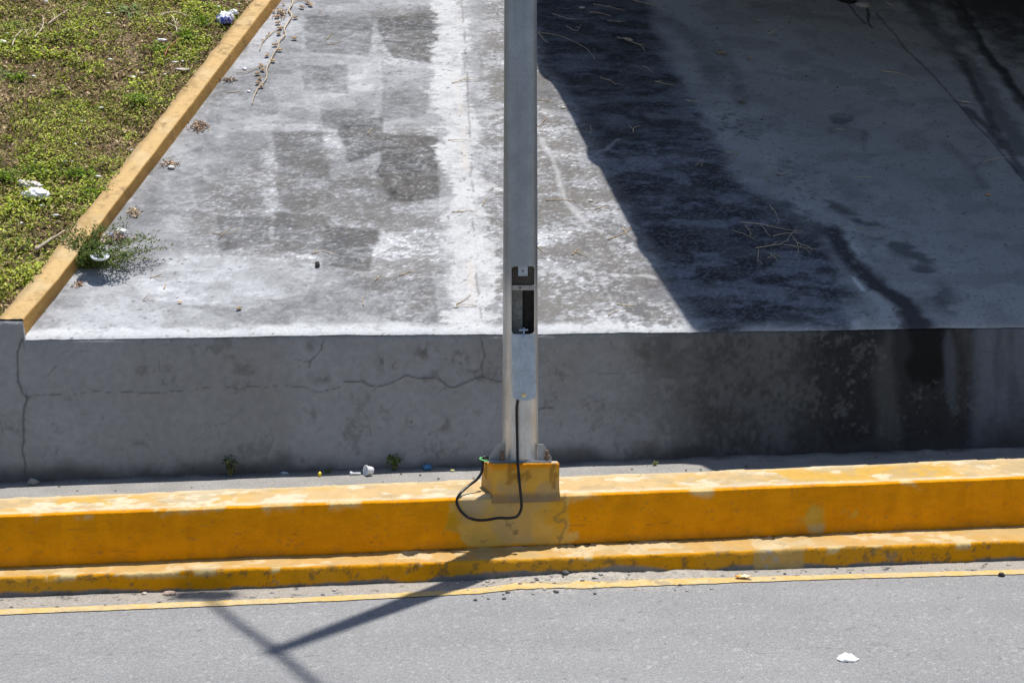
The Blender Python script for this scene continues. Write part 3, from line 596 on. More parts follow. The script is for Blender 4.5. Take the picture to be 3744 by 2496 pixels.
# road
xr = axis(-2.5, 2.5, .0085, -120, 120, 1.3); yr = axis(5.15, 7.1, .011, -1.6, 7.2, 1.3)
yg, xg = np.meshgrid(yr, xr, indexing='ij'); dk_ = py(KB, xg) - yg
n1 = fbm(xg, yg, 6, 5, 701, .6); n2 = fbm(xg, yg, 30, 4, 702, .6); n3 = fbm(xg, yg * 3, .8, 3, 703)
rc = (.238 + .02 * (n3 - .5) + .03 * (n1 - .5))[..., None] * np.array([1.0, 1.0, 1.01])
san = ss(.24, .10, dk_ + .10 * (n1 - .5)); rc = mixc(rc, [.33, .295, .25], san * .85)
deb = ss(.32, .12, dk_ + .15 * (n1 - .5)) * ss(.62, .25, np.abs(xg - .40)); rc = mixc(rc, [.42, .385, .33], deb * .8 * ss(.4, .55, n2))
rc = mixc(rc, [.05, .05, .05], ss(.70, .74, n2) * (san * .8 + .12)); rc = mixc(rc, [.10, .10, .10], ss(.025, 0, dk_ + .015 * (n1 - .5)) * .5)
so_ = onz(3220, 2355); rc = mixc(rc, [.17, .175, .185], ss(.07, 0, np.hypot((xg - so_[0]) * .8, (yg - so_[1]) * 1.6)) * .6)
rc = rc * (1 + .16 * (fbm(xg * .25, yg * 2.2, 2.4, 5, 711) - .5) + .14 * (fbm(xg, yg, 1.3, 4, 712) - .5))[..., None]
rc = mixc(rc, [.05, .05, .05], ss(.78, .82, fbm(xg, yg, 33, 3, 713)) * .35); rc = mixc(rc, [.42, .41, .40], ss(.72, .78, fbm(xg, yg, 60, 2, 714)) * .35)
for P_, w_, m_ in (([(-2.6, 5.62), (-1.6, 5.70), (-.4, 5.66), (.7, 5.78), (1.6, 5.74), (2.6, 5.84)], .0028, .35), ([(1.1, 5.2), (1.35, 5.5), (1.30, 5.75)], .0025, .35)):
    rc = mixc(rc, [.09, .09, .09], ss(w_, w_ * .3, seg_d(xg + .03 * (n1 - .5), yg + .05 * (n1 - .5), P_)) * m_ * ss(.45, .55, fbm(xg, yg, 3, 3, 715)))
zz = .004 * (n1 - .5) * san + .022 * deb * n1 + .008 * deb * n2 + .0025 * (n2 - .5) + .006 * (fbm(xg, yg, .5, 2, 712) - .5)
zz = zz * ss(30, 3, np.abs(xg))
tag(grid('road', np.stack([xg, yg, zz], -1), M_ROAD, rc), None, kind='structure')
def road_z(x, y):
    x = np.asarray(x, float); y = np.asarray(y, float); dk_ = py(KB, x) - y; n1 = fbm(x, y, 6, 5, 701, .6); n2 = fbm(x, y, 30, 4, 702, .6)
    san = ss(.24, .10, dk_ + .10 * (n1 - .5)); deb = ss(.32, .12, dk_ + .15 * (n1 - .5)) * ss(.62, .25, np.abs(x - .40))
    return .004 * (n1 - .5) * san + .022 * deb * n1 + .008 * deb * n2 + .0025 * (n2 - .5) + .006 * (fbm(x, y, .5, 2, 712) - .5)
lp = [onz(*q) for q in [(0, 2238), (624, 2213), (1248, 2188), (1640, 2168), (1760, 2162), (1900, 2152), (2060, 2150), (2200, 2147), (2496, 2136), (2700, 2122), (3110, 2108), (3744, 2092)]]
lpx = [q[0] for q in lp]; lpy = [q[1] for q in lp]; sl0 = (lpy[1] - lpy[0]) / (lpx[1] - lpx[0]); sl1 = (lpy[-1] - lpy[-2]) / (lpx[-1] - lpx[-2])
xl = axis(-2.4, 2.5, .008, -60, 60, 1.3); yc = np.interp(xl, [-60] + lpx + [60], [lpy[0] + sl0 * (-60 - lpx[0])] + lpy + [lpy[-1] + sl1 * (60 - lpx[-1])])
hw = .035 * (1 + .12 * (fbm(xl, xl * 0, 8, 4, 721) - .5)); jit = .010 * (fbm(xl, xl * 0, 12, 4, 722) - .5) + .004 * (fbm(xl, xl * 0, 70, 2, 723) - .5)
tq, xg = np.meshgrid(np.linspace(-1, 1, 11), xl, indexing='ij'); yg = yc + tq * hw + np.where(tq > 0, jit, -jit * .8)
zg = road_z(xg, yg) * ss(30, 3, np.abs(xg)) + .004
n1 = fbm(xg, yg, 14, 4, 725, .6); lc = np.ones(xg.shape + (3,)) * np.array([.53, .37, .14]); lc = mixc(lc, [.52, .42, .25], ss(.4, .6, n1) * .6); lc = mixc(lc, [.34, .27, .16], ss(.60, .66, n1) * (.3 + .6 * ss(.9, .3, np.abs(xg - .3))))
tag(grid('road_edge_line', np.stack([xg, yg, zg], -1), M_LINE, lc), None, kind='structure')
# unseen distant ground so nothing floats, darkened to shape the post's reflection
g = MB(); g.box((-300, -300, -.5), (300, 300, -.12)); tag(g.build('ground', material('verge_grass', base=(.085, .078, .065), grain=(3., .3), grain2=(.4, .3), bump=None)), None, kind='structure')

# ================================================================== bridge above the slope (out of the picture, casts the big shadow)
ZT = 4.45
def shade_at(P): return tuple((P + SUN * (ZT - P[2]))[:2])
ed = [(1885, -700), (1893, -300), (1903, -60), (1925, 120), (1962, 235), (1972, 268), (1990, 288), (2012, 300), (2040, 340), (2090, 430), (2135, 520), (2146, 535), (2142, 556), (2150, 584), (2170, 600), (2192, 612), (2230, 690), (2304, 832), (2324, 870), (2326, 900), (2340, 925), (2362, 945), (2375, 965), (2430, 1050), (2490, 1140), (2528, 1195)]
poly = [shade_at(S(*uv(*q))) for q in ed]
g0 = onz(2560, 1700, ZS); poly.append(shade_at(g0))
xa = g0[0] + .10; poly.append(shade_at(np.array([xa, py(WB, xa) - .48, ZS]))); poly.append(shade_at(np.array([14., py(WB, 14.) - .60, ZS])))
poly += [(14, 24), (poly[0][0] + .1, 24)]
br = empty('road_bridge', (6, 12, ZT), 'concrete bridge deck passing over the slope, shading its right part', 'bridge')
d = MB(); d.prism(poly, ZT - .28, ZT, (.3, .3, .3)); o = d.build('deck', M_CONC, br); o.matrix_parent_inverse = Matrix.Translation((-6, -12, -ZT))
for i in range(6):
    d = MB(); x0 = 2.2 + i * 2.0; d.box((x0, 9.3, ZT - .9), (x0 + .4, 24, ZT - .283)); o = d.build('girder', M_CONC, br); o.matrix_parent_inverse = Matrix.Translation((-6, -12, -ZT))
d = MB(); d.box((1.6, 14.6, -.1), (14, 15.2, ZT - .286)); o = d.build('abutment', M_CONC, br); o.matrix_parent_inverse = Matrix.Translation((-6, -12, -ZT))

# ================================================================== plinth and lamp
ray_pl = lambda X, Y: onplane(X, Y, np.array([0, BB[1] - .004, 0]), np.array([-BB[0], 1, 0]))
pl = [ray_pl(1800, 1797), ray_pl(2044, 1797)]; ZP = ray_pl(1900, 1690)[2]; print('plinth', pl, ZP, 'pole z px')
xL, xR = pl[0][0], pl[1][0]; yF = py(BB, xL) - .006; yF2 = py(BB, xR) - .006; dp = .185
nx, ny, nz = 30, 24, 26
def pface(A0, A1, z0, z1, nu, nw, seed):
    U_, W_ = np.meshgrid(np.linspace(0, 1, nu), np.linspace(0, 1, nw), indexing='ij')
    P = np.array(A0)[None, None] * (1 - U_[..., None]) + np.array(A1)[None, None] * U_[..., None]
    return np.concatenate([P, (z0 + (z1 - z0) * W_)[..., None]], -1)
zb0 = float(zlin(BTz, np.array([xL]))[0]) - .03
c0, c1, c2, c3 = (xL + .004, yF), (xR, yF2), (xR - .006, yF2 + dp), (xL - .048, yF + dp)
d = MB(); lv = 14
ring = []
for (pa, pb, k) in ((c0, c1, 30), (c1, c2, 18), (c2, c3, 26), (c3, c0, 18)):
    for i in range(k): ring.append((pa[0] + (pb[0] - pa[0]) * i / k, pa[1] + (pb[1] - pa[1]) * i / k))
ring = np.array(ring); cen = ring.mean(0); rows_ = []
for j in range(lv + 1):
    t = j / lv; z = zb0 + (ZP - zb0) * t; q = cen + (ring - cen) * (1 + .03 * (1 - t) ** 2); 
    q = q + (q - cen) / np.linalg.norm(q - cen, axis=1)[:, None] * (.006 * (fbm(ring[:, 0] * 3 + ring[:, 1] * 2, np.full(len(ring), z), 20, 3, 801) - .5))[:, None]
    rows_.append(np.concatenate([q, (z - .17 * t * (q[:, 1] - yF))[:, None]], 1))
for sc in (.985, .9, .7, .4, .05):
    q = cen + (ring - cen) * sc; rows_.append(np.concatenate([q, (ZP + .002 * (fbm(q[:, 0], q[:, 1], 20, 3, 802) - .5) - .17 * (q[:, 1] - yF))[:, None]], 1))
R_ = np.array(rows_); R_ = np.concatenate([R_, R_[:, :1]], 1)
zz_ = (R_[..., 2] - zb0) / (ZP - zb0); n1 = fbm(R_[..., 0] + R_[..., 1], R_[..., 2], 14, 4, 803, .6)
pc_ = np.ones(R_.shape) * np.array([.66, .36, .055]); pc_ = mixc(pc_, [.72, .26, .005], ss(.80, .90, zz_ + .02 * (n1 - .5)) * ss(1.005, .99, zz_)); pc_ = mixc(pc_, [.42, .30, .15], ss(.45, .60, n1) * ss(.7, .3, zz_) * .7); pc_ = mixc(pc_, [.16, .13, .10], ss(.26, .18, zz_ + .04 * (n1 - .5)) * .7)
pc_ = mixc(pc_, [.30, .15, .03], ss(.60, .66, fbm(R_[..., 0] + R_[..., 1], R_[..., 2], 22, 3, 804)) * .7); pc_[lv + 1:] = np.array([.45, .38, .27])
tag(grid('pole_plinth', R_, M_YEL, pc_), 'yellow concrete block on top of the barrier carrying the lamp post', 'plinth')

PX, PY = onplane(1902, 1600, np.array([0, POLE[1], 0]), np.array([0, 1., 0]))[0], POLE[1]
lamp = empty('street_lamp', (PX, PY, ZP), 'grey galvanised steel lamp post with its hatch open, on the yellow block', 'street lamp')
def loc(o): o.location = (-PX, -PY, -ZP); return o
dist = PY * math.cos(PITCH) + .2
def rad(z): return .0795 - (z - .5) * .0052
def zat(Y): q = onplane(1902, Y, np.array([0, PY - .08, 0]), np.array([0, 1., 0])); return float(q[2])
HPT = HP
z_top_open, z_bot_open = zat(975), zat(1222)
print('open', z_top_open, z_bot_open, 'dist', dist, 'r px', rad(.6) * F / dist)
def polemesh(rf, zs, n, inner=.006):
    d = MB(); th = [2 * math.pi * k / n for k in range(n)]
    v = [(PX + rf(z) * math.sin(t), PY - rf(z) * math.cos(t), z) for z in zs for t in th]; m = len(zs)
    f = [(i * n + k, i * n + (k + 1) % n, (i + 1) * n + (k + 1) % n, (i + 1) * n + k) for i in range(m - 1) for k in range(n)]
    return v, f, n, m
# pole shell with a real opening: columns are bent round the rounded hole
n = 128; zs = sorted(set([ZP - .02 + k * .03 for k in range(int((z_bot_open - ZP) / .03))] + list(np.linspace(z_bot_open - .02, z_top_open + .02, 60)) + list(np.arange(z_top_open + .06, 3.4, .08)) + list(np.arange(3.4, HPT, .4)) + [HPT]))
zc, hz = (z_top_open + z_bot_open) / 2, (z_top_open - z_bot_open) / 2; tc, ht = math.radians(8), math.radians(38.5)
def build_shell():
    bm = bmesh.new(); me = bpy.data.meshes.new('pole'); R = []
    for th_ in (0, .005):
        R.append([[bm.verts.new((PX + (rad(z) - th_) * math.sin(2 * math.pi * k / n), PY - (rad(z) - th_) * math.cos(2 * math.pi * k / n), z)) for k in range(n)] for z in zs])
        for i in range(len(zs) - 1):
            for k in range(n): bm.faces.new((R[-1][i][k], R[-1][i][(k + 1) % n], R[-1][i + 1][(k + 1) % n], R[-1][i + 1][k]))
    for j in (0, -1):
        for k in range(n): bm.faces.new((R[0][j][k], R[0][j][(k + 1) % n], R[1][j][(k + 1) % n], R[1][j][k]))
    bmesh.ops.recalc_face_normals(bm, faces=bm.faces[:]); bm.to_mesh(me); bm.free()
    o = bpy.data.objects.new('pole', me); COL.objects.link(o)
    cb = bmesh.new(); ww = .079 * math.sin(ht); xc = PX + .079 * math.sin(tc); rc_ = .014; pts = []
    for sx, sz, a0 in ((1, 1, 0), (-1, 1, 90), (-1, -1, 180), (1, -1, 270)):
        for k in range(7):
            t = math.radians(a0 + k * 15); pts.append((xc + sx * (ww - rc_) + rc_ * math.cos(t), zc + sz * (hz - rc_) + rc_ * math.sin(t)))
    f0 = [cb.verts.new((a_, PY - .2, b_)) for a_, b_ in pts]; f1 = [cb.verts.new((a_, PY - .02, b_)) for a_, b_ in pts]
    cb.faces.new(f0); cb.faces.new(f1[::-1])
    for k in range(len(pts)): cb.faces.new((f0[k], f0[(k + 1) % len(pts)], f1[(k + 1) % len(pts)], f1[k]))
    bmesh.ops.recalc_face_normals(cb, faces=cb.faces[:])
    cm = bpy.data.meshes.new('cut'); cb.to_mesh(cm); cb.free(); co = bpy.data.objects.new('cut', cm); COL.objects.link(co)
    md = o.modifiers.new('b', 'BOOLEAN'); md.operation = 'DIFFERENCE'; md.object = co; md.solver = 'EXACT'
    bpy.context.view_layer.update(); dg = bpy.context.evaluated_depsgraph_get(); me2 = bpy.data.meshes.new_from_object(o.evaluated_get(dg))
    o.modifiers.clear(); o.data = me2; bpy.data.objects.remove(co); return o, xc, ww
po, OXC, OWW = build_shell(); me = po.data; me.name = 'pole'
co_ = np.zeros(len(me.vertices) * 3); me.vertices.foreach_get('co', co_); co_ = co_.reshape(-1, 3)
an_ = np.arctan2(co_[:, 0] - PX, PY - co_[:, 1])
pn = fbm(an_ * 2, co_[:, 2], 3, 4, 821); pcl = np.ones((len(co_), 3)) * np.array([.30, .315, .34])
low = ss(zat(900), zat(1500), co_[:, 2]); pcl = mixc(pcl, [.62, .585, .53], (1 - low) * 0 + ss(zat(880), zat(1250), co_[:, 2]) * 0)
pcl = mixc(pcl, [.72, .69, .64], ss(zat(960) , zat(1120), co_[:, 2]) * .75)  # lower tube painted paler, as if lit back from road and barrier
pcl = mixc(pcl, [.48, .33, .20], ss(.62, .68, fbm(an_ * 3, co_[:, 2], 9, 4, 822)) * ss(zat(1200), zat(1400), co_[:, 2]) * .5)
pcl = mixc(pcl, [.26, .25, .25], ss(.6, .7, pn) * .35)
if 'Col' in me.color_attributes: me.color_attributes.remove(me.color_attributes['Col'])
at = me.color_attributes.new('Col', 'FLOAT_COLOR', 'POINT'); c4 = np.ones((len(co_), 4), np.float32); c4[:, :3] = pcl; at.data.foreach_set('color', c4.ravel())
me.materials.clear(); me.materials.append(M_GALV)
me.materials.append(M_INNER)  # inner faces coloured darker than the outside, painting in the hollow's shade
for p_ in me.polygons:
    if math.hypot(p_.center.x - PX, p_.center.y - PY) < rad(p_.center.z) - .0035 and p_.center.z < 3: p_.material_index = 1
for p_ in me.polygons: p_.use_smooth = abs(p_.normal.z) < .5 and p_.area > 1e-9
try: me.set_sharp_from_angle(angle=math.radians(30))
except Exception: pass
po.parent = lamp; loc(po)
# inside the opening
d = MB(); d.box((PX - .046, PY + .035, z_bot_open - .1), (PX + .010, PY + .045, z_top_open - .10)); loc(d.build('inner_rail', M_STRAP, lamp, bevel=.001))
zs1 = zat(1054); d = MB(); d.box((OXC - OWW - .004, PY - .056, zs1 - .011), (OXC + OWW + .004, PY - .052, zs1 + .011)); o = loc(d.build('cross_strap', M_STRAP, lamp, bevel=.001))
d = MB(); xq = OXC - OWW * .25; d.tube([(xq, PY - .0565, zs1), (xq, PY - .058, zs1)], .0055, 12); loc(d.build('rivet', M_RUST, lamp, smooth=False))
zc2 = zat(993); d = MB(); d.box((OXC - .021, PY - .050, zc2 - .022), (OXC + .021, PY - .046, zc2 + .045)); o = loc(d.build('inner_plate', M_COVER, lamp, bevel=.001))
d = MB(); d.tube([(OXC, PY - .0505, zc2), (OXC, PY - .052, zc2)], .005, 12); loc(d.build('rivet', M_RUST, lamp))
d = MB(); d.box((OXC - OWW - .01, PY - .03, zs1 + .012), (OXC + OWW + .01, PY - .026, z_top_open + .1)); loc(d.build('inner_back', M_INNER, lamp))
# hatch cover hanging below the hole
def cyl_patch(x0, half, z0, z1, R, off, tiltx=0., slantz=0., thick=.003, rc=.02, nu=24, nv=40):
    d = MB(); out = []; m = []
    for side in (0, 1):
        for j in range(nv + 1):
            v = j / nv; z = z0 + (z1 - z0) * v; e = min(v, 1) * (z1 - z0); cut = 0
            if e < rc: cut = rc - math.sqrt(max(0, rc * rc - (rc - e) ** 2))
            for i in range(nu + 1):
                a_ = -1 + 2 * i / nu; hx = (half - cut) * a_; xx = x0 + hx + slantz * (1 - v); r_ = R + off + (1 - v) * tiltx - side * thick
                yy = PY - math.sqrt(max(r_ * r_ - (hx) ** 2 * .92, 0)); m.append((xx, yy, z - .004 * (1 - abs(a_)) * (1 - v)))
    k = (nu + 1) * (nv + 1); f = []
    for j in range(nv):
        for i in range(nu):
            a0 = j * (nu + 1) + i; q = (a0, a0 + 1, a0 + nu + 2, a0 + nu + 1); f.append(q); f.append(tuple(k + t for t in q)[::-1])
    bd = [i for i in range(nu)] ; 
    for i in range(nu): f.append((i, k + i, k + i + 1, i + 1)); b0 = nv * (nu + 1) + i; f.append((b0, b0 + 1, k + b0 + 1, k + b0))
    for j in range(nv): a0 = j * (nu + 1); f.append((a0, a0 + nu + 1, k + a0 + nu + 1, k + a0)); b0 = a0 + nu; f.append((b0, k + b0, k + b0 + nu + 1, b0 + nu + 1))
    d.add(m, f); return d
zd1, zd0 = zat(1221), zat(1458)
cov = loc(cyl_patch(OXC + .001, OWW + .002, zd0, zd1, .0785, .010, .014, .006).build('hatch_cover', M_COVER, lamp, smooth=True))
try: cov.data.set_sharp_from_angle(angle=math.radians(40))
except Exception: pass
xs_c = OXC + .004
d = MB(); zq = zat(1440); d.tube([(xs_c, PY - .096, zq), (xs_c, PY - .108, zq)], .010, 10); d.tube([(xs_c, PY - .1075, zq), (xs_c + .002, PY - .117, zq - .002)], .006, 10); o = loc(d.build('screw', M_BRASS, cov)); o.location = (0, 0, 0)
d = MB(); zq = zat(1207); d.tube([(xs_c - .02, PY - .078, zq), (xs_c + .018, PY - .080, zq + .002)], .0045, 8); d.tube([(xs_c, PY - .077, zq + .010), (xs_c, PY - .092, zq - .03)], .004, 8); o = loc(d.build('latch', M_COVER, cov)); o.location = (0, 0, 0)
# base plate, gussets, bolts
d = MB(); ya, yb_ = PY - .088, PY + .06; zt_ = lambda y_: ZP + .007 - .17 * (y_ - yF)
for (xa_, xb_) in ((PX - .138, PX + .137),):
    v = [(xa_, ya, zt_(ya) - .006), (xb_, ya, zt_(ya) - .006), (xb_, yb_, zt_(yb_) - .006), (xa_, yb_, zt_(yb_) - .006)]; v += [(q[0], q[1], q[2] + .009) for q in v]
    d.add(v, [(0, 3, 2, 1), (4, 5, 6, 7), (0, 1, 5, 4), (1, 2, 6, 5), (2, 3, 7, 6), (3, 0, 4, 7)], (.30, .31, .33))
bp_ = loc(d.build('base_plate', M_GALV, lamp, bevel=.002))
def gusset(sx, dy=0.):
    r0 = .076; d = MB(); q = [(r0, .0), (r0 + .062, 0), (r0 + .062, .012), (r0 + .026, .072), (r0, .072)]
    v = [(PX + sx * a_, PY + dy - .005, ZP - .006 + b_) for a_, b_ in q] + [(PX + sx * a_, PY + dy + .005, ZP - .006 + b_) for a_, b_ in q]
    d.add(v, [(0, 1, 2, 3, 4), (9, 8, 7, 6, 5)] + [(i, (i + 1) % 5, 5 + (i + 1) % 5, 5 + i) for i in range(5)]); d.c = [(.36, .36, .35)] * len(d.v); return loc(d.build('gusset', M_GALV, lamp))
for o in (gusset(-1, -.035), gusset(1, -.035)): pass
for dx, dy in ((-.080, -.074), (.117, -.066)):
    d = MB(); d.tube([(PX + dx, PY + dy, ZP + .0), (PX + dx, PY + dy, ZP + .044)], .0075, 10); o = loc(d.build('bolt', M_RUST, lamp))
    d = MB(); d.tube([(PX + dx, PY + dy, ZP + .005), (PX + dx, PY + dy, ZP + .022)], .0135, 6); q = d.build('nut', M_RUST, o)
# two arms and lamp heads, above the frame (their shadow falls on the road)
TOPP = np.array([PX, PY, HPT]); zA = HPT + .30
h1 = onz(745, 2178) + SUN * zA; h1[2] = zA
g2_ = JN + (onz(1150, 2496) - JN) * 2.0; h2 = g2_ + SUN * zA; h2[2] = zA
for hd in (h1, h2):
    ax = hd - TOPP; d = MB(); d.tube([TOPP - [0, 0, .06], TOPP + ax * .5 + [0, 0, .02], TOPP + ax * .95], [.024, .022, .020], 14); loc(d.build('arm', M_GALV, lamp, smooth=True))
    c = Vector(hd); s_ = 1 if ax[1] > 0 else -1
    q = [(-.09, -.05), (-.135, -.03), (-.14, .04), (-.10, .075), (.10, .075), (.14, .04), (.135, -.03), (.09, -.05)]
    d = MB(); d.prism([(c.x + a_, c.y + b_ * s_) for a_, b_ in q][::s_], zA - .04, zA + .04); o = loc(d.build('lamp_head', M_GALV, lamp, bevel=.01))
    d = MB(); d.prism([(c.x + a_ * .8, c.y + b_ * .75 * s_) for a_, b_ in q][::s_], zA - .048, zA - .0405, (1, 1, 1)); o2 = d.build('lens', M_PLAST, o)
d = MB(); d.tube([(PX, PY, HPT - .01), (PX, PY, HPT + .05)], [.045, .035], 20); loc(d.build('pole_cap', M_GALV, lamp, smooth=True))

# cable
yc0 = PY - .108
def on_y(X, Y, y): return onplane(X, Y, np.array([0, y, 0]), np.array([0, 1., 0]))
yb0 = py(BB, -.1)
cp = [on_y(1895, 1420, PY - .084), on_y(1893, 1462, PY - .090), on_y(1889, 1500, PY - .094), on_y(1891, 1600, PY - .102), on_y(1893, 1685, PY - .125), on_y(1899, 1760, yb0 - .03), on_y(1906, 1830, yb0 - .035), on_y(1905, 1862, yb0 - .035),
      on_y(1889, 1887, yb0 - .035), on_y(1860, 1893, yb0 - .035), on_y(1820, 1893, yb0 - .04), on_y(1775, 1900, yb0 - .04), on_y(1738, 1899, yb0 - .04), on_y(1705, 1886, yb0 - .035), on_y(1679, 1858, yb0 - .03), on_y(1670, 1828, yb0 - .02),
      on_y(1684, 1802, yb0 + .0), on_y(1712, 1776, yb0 + .04), on_y(1745, 1750, yb0 + .07), on_y(1762, 1722, yb0 + .09), on_y(1765, 1690, yb0 + .11), on_y(1764, 1676, yb0 + .12), on_y(1772, 1671, yb0 + .125), on_y(1786, 1673, yb0 + .13)]
cab = empty('electric_cable', tuple(cp[0]), 'black cable looping down from the post hatch over the yellow barrier', 'cable')
d = MB(); d.tube(smoothline(cp, 8), .0062, 12); o = d.build('sheath', M_CABLE, cab, smooth=True); o.location = tuple(-cp[0])
d = MB(); gp = [on_y(1786, 1686, yb0 + .10), on_y(1770, 1683, yb0 + .105), on_y(1756, 1678, yb0 + .11), on_y(1755, 1674, yb0 + .115), on_y(1764, 1672, yb0 + .12), on_y(1778, 1674, yb0 + .125)]
d.tube(smoothline(gp, 5), .0028, 8); o = d.build('green_wire', M_GREEN, cab, smooth=True); o.location = tuple(-cp[0])

#@@DETAILS
# ================================================================== plants, twigs and litter
zf = lambda ox, oy: (lambda q: (ox + q[0] / 1.885, oy + q[1] / 1.885))
Z1, Z2, Z3, Z4, Z5, Z6, Z7, Z8, Z9 = zf(0, 0), zf(1248, 0), zf(2496, 0), zf(0, 832), zf(1248, 832), zf(2496, 832), zf(0, 1664), zf(1248, 1664), zf(2496, 1664)
def on_slope(X, Y, off=0.): u, v = uv(X, Y, off); return S(u, v, off + float(slope_relief(np.array(u), np.array(v))))
def on_soil(X, Y, up=0.):
    u, v = uv(X, Y, GO); return S(u, v, float(soil_off(np.array(u), np.array(v))) + up)
def frame(n_): z = Vector(n_).normalized(); x_ = Vector((1, 0, 0)); x_ = (x_ - z * x_.dot(z)).normalized(); return x_, z.cross(x_), z
def shift(o, loc_):                          # put the origin of a world-space mesh at loc_
    l = Vector(loc_); o.data.transform(Matrix.Translation(-l)); o.location = l; return o
tw = random.Random(21)
def twig(zpts, r=.0026, surf='slope', branches=1, col=(.42, .32, .20), lift=.004, label=None, group='dry twigs scattered on the concrete slope', name='twig'):
    pts = []
    m = len(zpts)
    for i, (X, Y) in enumerate(zpts):
        L = lift + tw.uniform(0, .010) * (0 < i < m - 1)
        pts.append(on_slope(X, Y, L) if surf == 'slope' else on_soil(X, Y, L + .03))
    pts = smoothline(pts, 5); pts = [p + np.array([tw.gauss(0, .002), tw.gauss(0, .002), tw.gauss(0, .001)]) for p in pts]
    d = MB(); k = len(pts); d.tube(pts, [r * (1 - .6 * i / k) for i in range(k)], 6, col)
    for b in range(branches):
        i = tw.randrange(1, k - 1); dr = np.array(pts[min(i + 1, k - 1)]) - np.array(pts[i]); L = np.linalg.norm(dr) + 1e-6; dr /= L
        a = tw.choice((-1, 1)) * tw.uniform(.4, .9); side = np.cross(nn, dr); q = dr * math.cos(a) + side * math.sin(a); ln = tw.uniform(.03, .07)
        d.tube([pts[i], pts[i] + q * ln * .5 + nn * .006, pts[i] + q * ln + nn * .002], [r * .6, r * .5, r * .25], 5, col)
    o = d.build(name, M_DRY, smooth=True); shift(o, pts[0]); return tag(o, label, 'twig', group)
LIT = 'thin straw-coloured twig lying on the sunlit part of the grey concrete slope'; SHD = 'thin brown twig lying on the slope in the black shadow of the bridge'
SH2 = 'thin pale twig lying on the smooth shaded concrete under the bridge, right of the mould'
S1 = [(Z2, q) for q in [[(1450, 95), (1560, 130), (1640, 135)], [(1735, 30), (1850, 50), (1950, 75)], [(1710, 85), (1790, 95), (1860, 115)], [(1360, 225), (1500, 250), (1620, 300), (1700, 350), (1750, 415)],
      [(1360, 225), (1400, 280), (1430, 295)], [(1550, 185), (1620, 215), (1650, 170)], [(1830, 145), (1950, 155)], [(1900, 260), (2000, 290), (2070, 320), (2090, 360)], [(2080, 455), (2140, 490)], [(1780, 535), (1860, 560), (1895, 590)],
      [(1990, 0), (2100, 25), (2200, 45)], [(1715, 870), (1722, 920)], [(2160, 560), (2230, 580), (2290, 585)], [(2010, 915), (2020, 880), (2060, 870)]]]
S2 = [(Z2, q) for q in [[(1350, 690), (1450, 700), (1560, 720)], [(1410, 815), (1380, 850), (1350, 870)], [(1410, 1380), (1530, 1375), (1620, 1385)], [(760, 575), (860, 550), (960, 560)], [(760, 1460), (850, 1455), (900, 1450)], [(740, 968), (810, 965), (870, 968)], [(210, 890), (180, 925)], [(970, 1420), (1000, 1360)], [(1750, 1440), (1830, 1410)]]] + \
     [(Z5, q) for q in [[(1840, 80), (1950, 35), (2005, 0)], [(1940, 0), (1975, 60)], [(1590, 190), (1640, 140)], [(1350, 130), (1400, 180)], [(775, 555), (850, 530), (930, 540)], [(800, 530), (870, 480), (895, 465)], [(400, 330), (480, 300)], [(1840, 600), (1900, 570)], [(1900, 530), (2040, 535)], [(1600, 165), (1660, 180), (1700, 200)], [(150, 540), (150, 480)], [(230, 370), (270, 330)]]] + \
     [(Z4, q) for q in [[(1460, 35), (1560, 40), (1650, 15)], [(1520, 60), (1590, 0)], [(2150, 180), (2220, 160), (2270, 180)], [(1035, 345), (1110, 320)], [(985, 500), (1010, 485), (1060, 500)], [(1135, 420), (1142, 380)]]] + \
     [(Z1, q) for q in [[(1560, 640), (1680, 628)], [(2240, 280), (2300, 220)], [(2200, 90), (2230, 60)], [(2250, 310), (2350, 290)]]]
S3 = [(Z6, q) for q in [[(340, 15), (430, 45), (510, 85)], [(500, 140), (620, 120), (700, 100), (790, 0)], [(520, 150), (520, 240)], [(585, 210), (640, 180), (660, 205)], [(700, 120), (850, 140), (940, 150)], [(780, 100), (860, 130), (900, 160)], [(540, -20), (600, 60)], [(1200, 0), (1250, 15), (1285, 45)], [(430, -20), (480, 50)], [(600, 180), (640, 205)], [(400, -40), (560, -20), (700, 10), (830, 20)], [(760, 60), (790, 110), (800, 180)], [(620, 60), (700, 40), (830, 30)]]] + \
     [(Z3, q) for q in [[(20, 690), (130, 710)], [(1370, 490), (1500, 505), (1610, 550)], [(590, 232), (640, 210), (690, 175)], [(510, 140), (555, 150)], [(1055, 890), (1120, 897)], [(600, 1180), (578, 1250)], [(640, 1190), (690, 1200), (740, 1180)], [(600, 1410), (650, 1480), (670, 1540)], [(370, 1040), (350, 1100)], [(1180, 1220), (1305, 1222)], [(2080, 1110), (2200, 1085), (2270, 1080)], [(300, 1050), (380, 1055)], [(1405, 20), (1460, 40)], [(90, 1140), (140, 1100), (130, 1150)]]]
for lst, lab, cl in ((S1, SHD, (.50, .40, .28)), (S2, LIT, (.50, .38, .22)), (S3, SH2, (.50, .42, .30))):
    for zz_, q in lst: twig([zz_(p) for p in q], r=tw.uniform(.0018, .0030), label=lab, col=cl, branches=tw.choice((0, 1, 1, 2)))

